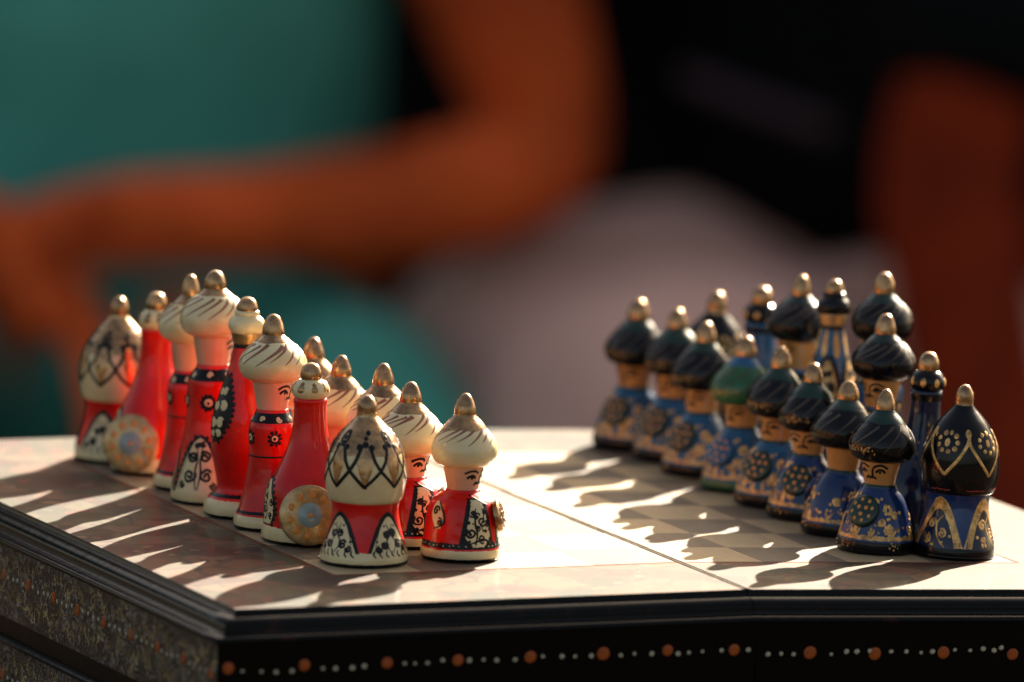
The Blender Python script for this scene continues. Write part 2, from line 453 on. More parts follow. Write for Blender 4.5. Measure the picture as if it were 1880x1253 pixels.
halves = {}
for s in (-1, 1):
    h = empty('box_half', (0, -DEPTH / 2, 0.068), (0, s * BEND, 0), chess_box)
    h['label'] = 'left half of the opened chess box' if s < 0 else 'right half of the opened chess box'
    halves[s] = h
    # painted top sheet
    x0, x1 = sorted((s * GAP, s * HALF))
    nx, ny = 12, 24
    V = [(x0 + (x1 - x0) * i / nx, DEPTH * j / ny, 0) for j in range(ny + 1) for i in range(nx + 1)]
    F = [(j * (nx + 1) + i, j * (nx + 1) + i + 1, (j + 1) * (nx + 1) + i + 1, (j + 1) * (nx + 1) + i) for j in range(ny) for i in range(nx)]
    mesh_obj('painted_border', V, F, M['floral'], h, False)
    sweep('moulding', PROFILE, s, M['moulding'], h)
    # hinge-side edge
    mesh_obj('hinge_edge', [(s * GAP, 0, -0.02 * MM), (s * GAP, DEPTH, -0.02 * MM), (s * GAP, DEPTH, -33 * MM), (s * GAP, 0, -33 * MM)],
             [(0, 1, 2, 3)], M['box_black'], h, False)
    # hinge lip: a thin dark bead either side of the joint
    V, F = [], []
    n = 6
    for k in range(n + 1):
        t = math.pi * k / n
        for y in (0.2 * MM, DEPTH - 0.2 * MM):
            V.append((s * (GAP + 0.55 * MM - 0.55 * MM * math.cos(t)), y, 0.28 * MM * math.sin(t)))
    for k in range(n):
        F.append((2 * k, 2 * k + 1, 2 * k + 3, 2 * k + 2))
    mesh_obj('hinge_bead', V, F, M['hinge'], h)
    # side panels
    o, zt, zb = PANEL_O * MM, PANEL_T * MM, PANEL_B * MM
    xo = s * (HALF + o)
    mesh_obj('front_panel', [(s * GAP, -o, zt), (xo, -o, zt), (xo, -o, zb), (s * GAP, -o, zb)], [(0, 1, 2, 3)], M['box_black'], h, False)  # plain black without the end pattern: the front's shade is put into its colour
    mesh_obj('end_panel', [(xo, -o, zt), (xo, DEPTH + o, zt), (xo, DEPTH + o, zb), (xo, -o, zb)], [(0, 1, 2, 3)], M['speckle'], h, False)
    mesh_obj('back_panel', [(s * GAP, DEPTH + o, zt), (xo, DEPTH + o, zt), (xo, DEPTH + o, zb), (s * GAP, DEPTH + o, zb)], [(0, 1, 2, 3)], M['box_black'], h, False)
    mesh_obj('bottom_rim', [(s * GAP, -o, zb), (xo, -o, zb), (xo, DEPTH + o, zb), (s * GAP, DEPTH + o, zb)], [(0, 1, 2, 3)], M['box_black'], h, False)
    # squares
    for c in range(4):
        for r in range(8):
            light = (c + r + (0 if s > 0 else 1)) % 2 == 0
            x = s * (c + 0.5) * SQ
            if c == 0:
                x += s * 0.6 * MM
            q = share('light_square' if light else 'dark_square', light_me if light else dark_me, h,
                      (x + rnd.uniform(-.25, .25) * MM, BORDER + (r + 0.5) * SQ + rnd.uniform(-.25, .25) * MM, rnd.uniform(0.015, 0.03) * MM),
                      (0, 0, rnd.uniform(-.006, .006)), ((0.94 if c == 0 else 1.0), 1, 1))
    # red line round the squares
    w = 0.45 * MM
    xa, xb = sorted((s * 1.2 * MM, s * (4 * SQ + 0.3 * MM)))
    z = 0.13 * MM
    for (lx0, lx1, ly0, ly1) in ((xa, xb, BORDER - 1.3 * MM, BORDER - 1.3 * MM + w), (xa, xb, DEPTH - BORDER + 0.9 * MM, DEPTH - BORDER + 0.9 * MM + w),
                                 (s * (4 * SQ + 0.9 * MM), s * (4 * SQ + 0.9 * MM) + s * w, BORDER - 1.2 * MM, DEPTH - BORDER + 1.2 * MM)):
        lx0, lx1 = min(lx0, lx1), max(lx0, lx1)
        mesh_obj('red_line', [(lx0, ly0, z), (lx1, ly0, z), (lx1, ly1, z), (lx0, ly1, z)], [(0, 1, 2, 3)], M['red_line'], h, False)
    # dots along the front and the outer end
    droop = math.tan(BEND)
    for lst, me, nm, jit in ((FRONT_ORANGE, big_dot, 'orange_dot', 0.08), (FRONT_WHITE, small_dot, 'white_dot', 0.22)):
        for (x, zz) in lst:
            if x * s > 0:
                k = 1 + rnd.uniform(-jit, jit)
                zl = zz * MM + abs(x) * MM * droop
                share(nm, me, h, (x * MM, -o, zl), (0, rnd.uniform(-.4, .4), 0), (k * (1 + rnd.uniform(0, jit)), 1, k))
    if s < 0:
        for row in range(15):
            y = -3.5 + 24.3 * row + rnd.uniform(-1, 1)
            share('orange_dot', big_dot, h, (xo, y * MM, (-19.2 + rnd.uniform(-.5, .5)) * MM), (0, 0, -math.pi / 2), (1.0, 1, 1.05))
            for k in range(4):
                share('white_dot', small_dot, h, (xo, (y + 4.9 * (k + 1) + rnd.uniform(-.5, .5)) * MM, (-19.4 + rnd.uniform(-.6, .6)) * MM), (0, 0, -math.pi / 2), (1.1, 1, 1.1))

# painted vines on the end panels: many small brushed leaves along two winding stems
def leafwork(name, parent, x, zc, half, mat, seed, count=900):
    rs = random.Random(seed)
    V, F = [], []
    for i in range(count):
        y = rs.uniform(-8.5, 358.0)
        side = rs.choice((-1, 1))
        wob = 2.2 * math.sin(y * 0.33 + (0 if side > 0 else 1.7))
        z = zc + side * (half * 0.52) + wob + rs.gauss(0, half * 0.17)
        z = min(max(z, zc - half + 0.9), zc + half - 0.9)
        ln, wd, a = rs.uniform(0.8, 2.4), rs.uniform(0.22, 0.55), rs.uniform(0, math.pi)
        ca, sa = math.cos(a), math.sin(a)
        b0 = len(V)
        for (u, v) in ((-ln, 0), (-ln * 0.3, -wd), (ln * 0.5, -wd * 0.7), (ln, 0), (ln * 0.5, wd * 0.7), (-ln * 0.3, wd)):
            V.append(((x - 0.05 - 0.0001 * i) * MM, (y + u * ca - v * sa) * MM, (z + u * sa + v * ca) * MM))
        F.append(tuple(range(b0, b0 + 6)))
    o = mesh_obj(name, V, F, mat, parent, False)
    o['kind'] = 'stuff'
    return o
leafwork('painted_leafwork', halves[-1], -(175.2 + PANEL_O), -20.6, 10.5, M['leaf_gold'], 5)
leafwork('painted_leafwork', halves[-1], -(175.2 + PANEL_O), -20.6, 10.5, M['leaf_grey'], 6, 500)

# lower tray under the two halves
tray = empty('lower_tray', (0, -DEPTH / 2, 0.068), (0, 0, 0), chess_box)
TO = 9.4
X, Y0, Y1 = HALF + TO * MM, -TO * MM, DEPTH + TO * MM
def ring_wall(name, prof, mat, parent):
    V, F = [], []
    for (o, z) in prof:
        o *= MM; z *= MM
        V += [(-HALF - o, -o, z), (HALF + o, -o, z), (HALF + o, DEPTH + o, z), (-HALF - o, DEPTH + o, z)]
    for j in range(len(prof) - 1):
        for i in range(4):
            F.append((j * 4 + i, (j + 1) * 4 + i, (j + 1) * 4 + (i + 1) % 4, j * 4 + (i + 1) % 4))
    return mesh_obj(name, V, F, mat, parent, False)
ring_wall('recess_wall', [(7.6, -30.0), (7.6, -44.0)], M['box_black'], tray)
ring_wall('tray_moulding', [(7.6, -43.2), (8.6, -43.0), (9.5, -43.3), (10.1, -43.9), (10.1, -44.6), (9.4, -45.2)], M['moulding'], tray)
ring_wall('tray_wall', [(9.4, -45.2), (9.4, -66.0)], M['speckle'], tray)
leafwork('painted_leafwork', tray, -(175.2 + TO), -55.6, 9.4, M['leaf_gold'], 8)
ring_wall('tray_base', [(9.4, -66.0), (11.5, -66.4), (11.5, -68.0), (0, -68.0)], M['box_black'], tray)
for row in range(15):
    y = -14.0 + 25.0 * row
    share('orange_dot', big_dot, tray, (-X, y * MM, -55.4 * MM), (0, 0, -math.pi / 2), (1, 1, 1.05))
    for k in range(4):
        share('white_dot', small_dot, tray, (-X, (y + 5.0 * (k + 1)) * MM, (-55.5 + rnd.uniform(-.5, .5)) * MM), (0, 0, -math.pi / 2), (1.1, 1, 1.1))

# table under the box
table = empty('small_table', (0, DEPTH / 2, 0))
tag(table, 'dark wooden table carrying the chess box', 'table')
zt = TOP - 0.068
box('table_top', (-0.27, -0.25, zt - 0.03), (0.27, 0.25, zt), M['wood'], table, 0.004)
for sx in (-1, 1):
    for sy in (-1, 1):
        box('leg', (sx * 0.23 - 0.02, sy * 0.21 - 0.02, 0), (sx * 0.23 + 0.02, sy * 0.21 + 0.02, zt - 0.03), M['wood'], table, 0.003)

# ------------------------------------------------------------------ turned and painted chess pieces
class Rev:
    """a turned (hand-painted) solid: profile points (r, z) in PX units, slightly out of round"""
    def __init__(self, pts, seed=0, sub=5, flute=0.0, nfl=7, slant=0.05):
        self.p = catmull(pts, sub)
        self.p = [(max(r, 0.0), z) for r, z in self.p]
        r_ = random.Random(seed)
        self.a1, self.a2, self.a3 = (r_.uniform(0, 6.28) for _ in range(3))
        self.w = r_.uniform(0.006, 0.013)
        self.flute, self.nfl, self.slant = flute, nfl, slant
    def k(self, a, z):
        f = 1 + self.w * math.sin(2 * a + self.a1) + 0.6 * self.w * math.sin(3 * a + self.a2 + z * 0.02) + 0.25 * self.w * math.sin(7 * a + self.a3)
        if self.flute:
            f += self.flute * math.sin(self.nfl * (a + z * self.slant) + self.a3)
        return f
    def r_at(self, z):
        p = self.p
        if z <= p[0][1]:
            return p[0][0]
        for i in range(len(p) - 1):
            z0, z1 = p[i][1], p[i + 1][1]
            if z0 <= z <= z1 and z1 > z0:
                return p[i][0] + (p[i + 1][0] - p[i][0]) * (z - z0) / (z1 - z0)
        return p[-1][0]
    def surf(self, deg, z, off=0.0):
        a = rad(deg)
        r = self.r_at(z) * self.k(a, z)
        dr = (self.r_at(z + 1.5) - self.r_at(z - 1.5)) / 3.0
        n = Vector((math.cos(a), math.sin(a), -dr)).normalized()
        return Vector((r * math.cos(a), r * math.sin(a), z)) + n * off, n
    def build(self, name, mat, parent, zs=1.0, seg=64, sole=None):
        V, F = [], []
        p = self.p
        for r, z in p:
            for i in range(seg):
                a = 2 * math.pi * i / seg
                rr = r * self.k(a, z)
                V.append((rr * math.cos(a) * PX, rr * math.sin(a) * PX, z * PX * zs))
        for j in range(len(p) - 1):
            for i in range(seg):
                F.append((j * seg + i, j * seg + (i + 1) % seg, (j + 1) * seg + (i + 1) % seg, (j + 1) * seg + i))
        F.append(tuple(range(seg - 1, -1, -1)))
        b = (len(p) - 1) * seg
        F.append(tuple(range(b, b + seg)))
        o = mesh_obj(name, V, F, mat, parent)
        if sole is not None:
            o.data.materials.append(sole)
            for f in o.data.polygons:
                if f.center.z < 4 * PX * zs:
                    f.material_index = 1
        o.data.polygons[-1].use_smooth = False
        o.data.polygons[-2].use_smooth = False
        return o

HAND = random.Random(2024)

class Dec:
    """painted decoration lying on a Rev: ribbons, filled patches and dots"""
    def __init__(self, rev, zs=1.0):
        self.rev, self.zs, self.V, self.F = rev, zs, [], []
    def _add(self, v):
        self.V.append((v.x * PX, v.y * PX, v.z * PX * self.zs))
        return len(self.V) - 1
    def ribbon(self, pts, w=2.2, off=1.0, taper=True, sub=4, brush=False):
        pts = [(a + HAND.gauss(0, 0.5), z + HAND.gauss(0, 0.45)) for a, z in pts]      # unsteady brush
        w = w * HAND.uniform(0.85, 1.15)
        P = catmull(pts, sub) if len(pts) > 2 else catmull([pts[0], ((pts[0][0] + pts[1][0]) / 2, (pts[0][1] + pts[1][1]) / 2), pts[1]], sub)
        n = len(P)
        prev = None
        for i, (a, z) in enumerate(P):
            q, nn = self.rev.surf(a, z)
            q2, _ = self.rev.surf(*P[min(i + 1, n - 1)])
            q1, _ = self.rev.surf(*P[max(i - 1, 0)])
            t = (q2 - q1)
            if t.length < 1e-6:
                continue
            sd = t.normalized().cross(nn).normalized()
            f = i / (n - 1)
            ww = w * (0.45 + 0.55 * math.sin(math.pi * min(max(f, 0.06), 0.94))) if taper else w
            if brush:
                ww = w * (0.12 + 0.88 * f)
            row = [self._add(q + sd * ww + nn * (off - 0.55)), self._add(q + sd * ww * 0.5 + nn * off), self._add(q - sd * ww * 0.5 + nn * off), self._add(q - sd * ww + nn * (off - 0.55))]
            if prev:
                for k in range(3):
                    self.F.append((prev[k], prev[k + 1], row[k + 1], row[k]))
            prev = row
    def patch(self, rows, off=0.4, cols=8):
        prev = None
        for (z, a0, a1) in rows:
            row = []
            for k in range(cols + 1):
                e = off if 0 < k < cols else off - 0.5
                q, nn = self.rev.surf(a0 + (a1 - a0) * k / cols, z, e)
                row.append(self._add(q))
            if prev:
                for k in range(cols):
                    self.F.append((prev[k], prev[k + 1], row[k + 1], row[k]))
            prev = row
    def shape(self, a, z0, z1, half, off=0.4, power=1.0, n=14, lean=0.0):
        """leaf / arch / oval: half-width (deg) as a function of height 0..1"""
        rows = []
        for i in range(n + 1):
            t = i / n
            wd = max(half(t), 0.15)
            rows.append((z0 + (z1 - z0) * t, a - wd + lean * t, a + wd + lean * t))
        self.patch(rows, off)
    def dot(self, a, z, r, off=0.9, asp=1.0):
        a, z, r = a + HAND.gauss(0, 0.5), z + HAND.gauss(0, 0.4), r * HAND.uniform(0.85, 1.15)
        R = self.rev.r_at(z)
        kd = math.degrees(1.0 / max(R, 8))
        c, nn = self.rev.surf(a, z, off)
        ci = self._add(c)
        ids = []
        for i in range(9):
            t = 2 * math.pi * i / 9
            q, _ = self.rev.surf(a + r * math.cos(t) * kd, z + r * asp * math.sin(t), off - 0.6)
            ids.append(self._add(q))
        mid = []
        for i in range(9):
            t = 2 * math.pi * i / 9
            q, _ = self.rev.surf(a + 0.7 * r * math.cos(t) * kd, z + 0.7 * r * asp * math.sin(t), off - 0.08)
            mid.append(self._add(q))
        for i in range(9):
            j = (i + 1) % 9
            self.F.append((ids[i], ids[j], mid[j], mid[i]))
            self.F.append((mid[i], mid[j], ci))
    def spiral(self, a, z, size, turn=1, start=0.0, turns=1.35, w=2.0, off=1.2, tail=None):
        R = self.rev.r_at(z)
        kd = math.degrees(1.0 / max(R, 8))
        pts = []
        n = 13
        for i in range(n):
            t = i / (n - 1)
            rr = size * (1 - 0.80 * t)
            th = start + turn * turns * 2 * math.pi * t
            pts.append((a + rr * math.cos(th) * kd, z + rr * math.sin(th)))
        if tail:
            pts = [tail] + pts
        self.ribbon(pts, w, off, taper=False, sub=2)
        self.dot(pts[-1][0], pts[-1][1], w * 1.25, off + 0.15)
    def build(self, name, mat, parent):
        if not self.V:
            return None
        return mesh_obj(name, self.V, self.F, mat, parent)

def vary(prof, sd, amt=0.05):
    """no two hand-turned parts are quite alike"""
    r_ = random.Random(sd * 7 + 3)
    k, kz = 1 + r_.uniform(-amt, amt), 1 + r_.uniform(-amt, amt) * 0.6
    z0 = prof[0][1]
    return [(r * k, z0 + (z - z0) * kz) for r, z in prof]

# profiles (r, z)
PAWN_BODY = [(68, 0), (71, 3), (74, 8), (74.5, 16), (73.5, 24), (72, 30), (70, 42), (67.5, 62), (65, 82), (61.5, 98), (55, 109), (45, 117), (35, 122), (31, 128)]
BLUE_PAWN_BODY = [(66, 0), (69, 3), (72, 8), (72.5, 16), (71.5, 24), (70, 30), (67, 42), (63.5, 56), (59.5, 70), (55, 83), (49.5, 97), (42, 109), (35, 118), (30.5, 126)]
PAWN_FACE = [(29, 122), (29.5, 128), (32, 142), (35, 156), (37.5, 168), (38, 174)]
TURBAN = [(34, 168), (42, 170), (54, 176), (61, 187), (63, 199), (60, 212), (52, 226), (43, 237), (36, 245), (30, 249)]
CAP = [(42, 236), (38.5, 243), (33, 250), (27, 256), (22, 261), (19.5, 265), (17, 268)]
FINIAL = [(17, 259), (19.8, 262), (21, 267), (20, 276), (17, 285), (13, 293), (8, 298.6), (3.4, 301.1), (0.3, 301.6)]
ROOK_BODY = [(75, 0), (78, 3), (79, 9), (78.5, 16), (77, 24), (74.5, 34), (70, 48), (65, 66), (61.5, 84), (60, 98), (60.5, 108), (62, 116), (60, 121), (50, 124)]
ROOK_DOME = [(56, 115), (63, 116.5), (67.5, 122), (71, 134), (73.5, 152), (73.8, 170), (71.5, 190), (66.5, 209), (58, 227), (47, 243), (34, 257), (25, 266), (20, 272), (17, 277)]
ROOK_FINIAL = [(22, 266), (19.5, 273), (18.5, 280), (18.5, 288), (17, 297), (12.5, 305), (7, 310), (2.5, 311.6), (0.3, 312)]
KNIGHT_BODY = [(77, 0), (81, 3), (84, 10), (84, 20), (82, 30), (80.5, 44), (80, 62), (79, 80), (76, 97), (70, 113), (61, 130), (51, 149), (42, 170), (35, 192), (31, 214), (29.5, 234), (29.5, 252), (31, 260), (29, 265), (24, 267)]
KNIGHT_TURBAN = [(22, 262), (28, 266), (33.5, 273), (35, 281), (32, 289), (26, 296), (20, 300)]
KNIGHT_FINIAL = [(19, 294), (19, 299), (20.5, 306), (20, 314), (16.5, 323), (10.5, 329), (4, 331.5), (0.3, 332)]
BISHOP_BODY = [(62, 0), (65, 3), (67, 9), (66.5, 18), (63.5, 27), (59.5, 34), (55, 50), (50, 72), (45.5, 98), (42.5, 122), (41.5, 145), (42.5, 165), (43, 182), (40.5, 193), (35, 202), (31, 210), (29, 218)]
BISHOP_FACE = [(27, 212), (28, 218), (31, 236), (34, 252), (36.5, 266), (37, 274)]
BISHOP_TURBAN = [(33, 268), (40, 270), (51, 277), (58, 288), (60, 300), (57, 312), (50, 323), (41, 333), (33, 340), (28, 343)]
BISHOP_CAP = [(40, 332), (36, 338), (30, 344), (24, 349), (20, 353), (17, 355)]
BISHOP_FINIAL = [(17, 347), (18.5, 352), (19, 359), (17.5, 369), (13.5, 381), (8.5, 388), (3, 391), (0.3, 391.5)]
KING_BODY = [(70, 0), (73, 3), (75.5, 9), (75.5, 20), (73, 31), (70, 45), (65, 66), (59, 94), (54, 122), (50, 150), (48, 176), (48, 200), (48, 217), (45, 228), (38, 237), (33, 245), (31, 252)]
KING_FACE = [(29, 246), (30, 252), (33.5, 270), (36.5, 286), (38.5, 300), (39, 308)]
KING_TURBAN = [(35, 302), (42, 304), (53, 311), (60, 323), (62, 336), (58.5, 350), (51, 362), (42, 371), (34, 377), (29, 380)]
KING_CAP = [(41, 370), (36, 375.5), (30, 381), (24, 386), (20, 390), (17, 393)]
KING_FINIAL = [(17, 385), (19, 390), (19.5, 397), (18, 407), (14, 416), (8.5, 422), (3, 424.4), (0.3, 425)]
QUEEN_BODY = [(66, 0), (70, 3), (73, 9), (73, 20), (70, 30), (63, 38), (53, 46), (50, 56), (52, 74), (56.5, 98), (60.5, 126), (62, 152), (60, 178), (54, 204), (46, 229), (38, 254), (31, 278), (26, 300), (23, 317), (22, 326)]
QUEEN_RING = [(20, 318), (24, 319), (26, 324), (28, 333), (29, 339), (26, 343)]
QUEEN_TURBAN = [(25, 338), (29, 340), (33, 346), (34, 354), (31, 362), (25, 368), (22, 371), (23, 374), (22, 378), (18, 381)]
QUEEN_FINIAL = [(18, 374), (19, 378), (19.5, 384), (17, 393), (11.5, 400), (4.5, 403.5), (0.3, 404)]

CAMDEG = math.degrees(math.atan2(-c_f.y, -c_f.x))    # direction from the board to the camera

def place(kind, x, y, facing, label, group, tilt=(0, 0), cat='chess piece'):
    s = -1 if x < 0 else 1
    rv = random.Random(int(x * 31 + y * 17))
    tilt = (rv.uniform(-.010, .010), rv.uniform(-.010, .010))
    z = TOP - abs(x) * MM * math.tan(BEND) + 0.00012
    e = empty(kind, (x * MM, y * MM, z), (tilt[0], s * BEND + tilt[1], rad(facing)))
    e.rotation_mode = 'ZYX'
    k = rv.uniform(0.965, 1.03)
    e.scale = (k * rv.uniform(0.985, 1.015), k * rv.uniform(0.985, 1.015), 1)
    return tag(e, label, cat, group)

def foot(parent, rev, r, zs):
    hem_band(rev, zs, 0.1, 8.0, M['black'], parent, 'felt_foot', 0.6, int(r), 0.9)

def brush_strokes(rev, zs, za, zb, n, mat, parent, rs, lean=50, w=2.6):
    d = Dec(rev, zs)
    for i in range(n):
        a = 360.0 * i / n + rs.uniform(-5, 5)
        za_, zb_ = za + rs.uniform(-3, 6), zb + rs.uniform(-2, 2)
        ln = lean + rs.uniform(-6, 6)
        d.ribbon([(a, za_), (a + ln * 0.45, za_ + (zb_ - za_) * 0.5), (a + ln, zb_)], w * rs.uniform(0.8, 1.3), 0.7, brush=True)
    return d.build('turban_stroke', mat, parent)

def face_lines(rev, zs, z0, parent, mirror=1):
    """brows, lids and moustache on the front of the face, which looks towards local angle 0"""
    d = Dec(rev, zs)
    for sd in (-1, 1):
        d.ribbon([(sd * 8, z0 + 1), (sd * 18, z0 + 5), (sd * 36, z0 + 6), (sd * 54, z0 + 1)], 2.3, 0.8, False)
        d.ribbon([(sd * 16, z0 - 8), (sd * 27, z0 - 2.5), (sd * 38, z0 - 3.5), (sd * 48, z0 - 8)], 2.2, 0.8, False)
        d.dot(sd * 30, z0 - 7, 3.0, 0.9)
        d.ribbon([(sd * 2, z0 - 19), (sd * 11, z0 - 16), (sd * 20, z0 - 20)], 2.1, 0.8, False)
    d.ribbon([(8, z0 + 1), (4, z0 - 8), (5, z0 - 15), (-2, z0 - 16)], 2.1, 0.8, False)
    return d.build('face_lines', M['ink'], parent)

def arc_scrolls(d, a0, z0, k=1.0, flip=1, w=2.0):
    """one bunch of four painted curls"""
    d.spiral(a0 - 10 * flip, z0 + 30 * k, 8.5 * k, flip, 0.3, 1.3, w, 1.3)
    d.spiral(a0 + 9 * flip, z0 + 12 * k, 9 * k, -flip, 2.4, 1.3, w, 1.3)
    d.spiral(a0 - 9 * flip, z0 + 2 * k, 7 * k, flip, 5.2, 1.2, w, 1.3)
    d.spiral(a0 + 6 * flip, z0 + 42 * k, 5.5 * k, -flip, 3.6, 1.2, w * 0.9, 1.3)
    d.ribbon([(a0 + 2 * flip, z0 - 8 * k), (a0 - 1 * flip, z0 + 10 * k), (a0 + 3 * flip, z0 + 28 * k), (a0 + 1 * flip, z0 + 50 * k)], w, 1.3)
    for da, dz, r in ((14, 28, 2.6), (-16, 14, 2.4), (3, -4, 2.4), (12, -2, 2.0), (-14, 42, 2.2)):
        d.dot(a0 + da * flip, z0 + dz * k, r * k + 0.4, 1.45)

def shield(parent, name, loc_deg, radial, z, R, normal_deg, lean, mats, zs, dots=9, boss=True):
    """round domed shield; returns the object. Built facing local +X then turned."""
    pts = [(R, -5), (R, 0), (R * 0.97, 3.0), (R * 0.8, 5.5), (R * 0.5, 7.2), (R * 0.2, 8), (0.4, 8.2)]
    p = catmull(pts, 3)
    seg = 40
    V, F = [], []
    for r, h in p:
        for i in range(seg):
            a = 2 * math.pi * i / seg
            V.append((h * PX, r * math.cos(a) * PX, r * math.sin(a) * PX))
    for j in range(len(p) - 1):
        for i in range(seg):
            F.append((j * seg + i, j * seg + (i + 1) % seg, (j + 1) * seg + (i + 1) % seg, (j + 1) * seg + i))
    F.append(tuple(range(seg - 1, -1, -1)))
    o = mesh_obj(name, V, F, mats[0], parent)
    a = rad(loc_deg)
    o.location = (radial * math.cos(a) * PX, radial * math.sin(a) * PX, z * PX * zs)
    o.rotation_euler = (0, -rad(lean), rad(normal_deg))
    def hh(r):
        for i in range(len(p) - 1):
            if p[i][0] >= r >= p[i + 1][0]:
                return p[i][1]
        return 8.2
    if boss:
        V, F = [], []
        pr = [(R * 0.42, hh(R * 0.42) - 0.4), (R * 0.40, hh(R * 0.4) + 0.9), (R * 0.15, 10.2), (0.4, 11.0)]
        for r, h in pr:
            for i in range(24):
                t = 2 * math.pi * i / 24
                V.append((h * PX, r * math.cos(t) * PX, r * math.sin(t) * PX))
        for j in range(3):
            for i in range(24):
                F.append((j * 24 + i, j * 24 + (i + 1) % 24, (j + 1) * 24 + (i + 1) % 24, (j + 1) * 24 + i))
        mesh_obj('shield_boss', V, F, mats[2], o)
    me = bead_mesh('shield_dot', R * 0.115 * PX, 1.6 * PX, mats[1], 10, 3)
    rr = R * 0.66
    for i in range(dots):
        t = 2 * math.pi * (i + 0.3) / dots
        share('shield_dot', me, o, ((hh(rr) - 0.2) * PX, rr * math.cos(t) * PX, rr * math.sin(t) * PX), (0, 0, math.pi / 2), (1, 1, 1.25))
    if boss:
        share('shield_dot', me, o, (10.8 * PX, 0, 0), (0, 0, math.pi / 2), (0.7, 1, 0.7))
    else:
        for i in range(3):
            t = 2 * math.pi * i / 3 + 0.5
            share('shield_dot', me, o, ((hh(R * .28) - 0.2) * PX, R * 0.28 * math.cos(t) * PX, R * 0.28 * math.sin(t) * PX), (0, 0, math.pi / 2), (1.25, 1, 1.25))
    return o

def hem_band(rev, zs, z0, z1, mat, parent, name, wave=0.0, seed=1, off=0.4):
    d = Dec(rev, zs)
    rs = random.Random(seed)
    prev = None
    n = 90
    tops = [rs.uniform(-wave, wave) for _ in range(n)]
    tops.append(tops[0])
    bots = [rs.uniform(-wave, wave) * 0.4 for _ in range(n)]
    bots.append(bots[0])
    for i in range(n + 1):
        a = 360.0 * i / n
        za, zb = z0 + bots[i], z1 + tops[i]
        nr = max(4, int((z1 - z0) / 4))
        row = [d._add(d.rev.surf(a, za + (zb - za) * t_ / nr, -0.3 if t_ in (0, nr) else off)[0]) for t_ in range(nr + 1)]
        if prev:
            for k in range(nr):
                d.F.append((prev[k], row[k], row[k + 1], prev[k + 1]))
        prev = row
    return d.build(name, mat, parent)

def dots_ring(d, zlist, step, r, rs, off=1.1):
    for z in zlist:
        a = rs.uniform(0, step)
        while a < 360:
            d.dot(a + rs.uniform(-1.5, 1.5), z + rs.uniform(-.6, .6), r * rs.uniform(.8, 1.2), off)
            a += step

RED_PAWNS, RED_BACK = 'red pawns with cream turbans', 'red back-row pieces'
BLUE_PAWNS, BLUE_BACK = 'blue pawns with dark turbans', 'blue back-row pieces'
seed_n = [100]
def nseed():
    seed_n[0] += 1
    return seed_n[0]

def head(e, face, turban, cap, finial, mats, zs, sd, strokes, stroke_mat, eye_z, stroke_w=2.6):
    """face, turban, cap and finial shared by pawns, bishops and kings"""
    rs = random.Random(sd)
    kt = rs.uniform(0.95, 1.05)
    f = Rev(face, sd + 1)
    f.build('face', M[mats['face']], e, zs)
    face_lines(f, zs, eye_z, e)
    t = Rev([(r * kt, z) for r, z in turban], sd + 2, flute=0.010, nfl=5, slant=0.012)
    to = t.build('turban', M[mats['turban']], e, zs)
    c = Rev(cap, sd + 2)
    c.build('turban_cap', M[mats['cap']], e, zs)
    brush_strokes(t, zs, strokes[0], strokes[1], strokes[2], M[stroke_mat], to, rs, w=stroke_w)
    Rev(vary(finial, sd, 0.09), sd + 4, flute=0.0).build('finial', M['bronze'], e, zs, 40)
    return t, to

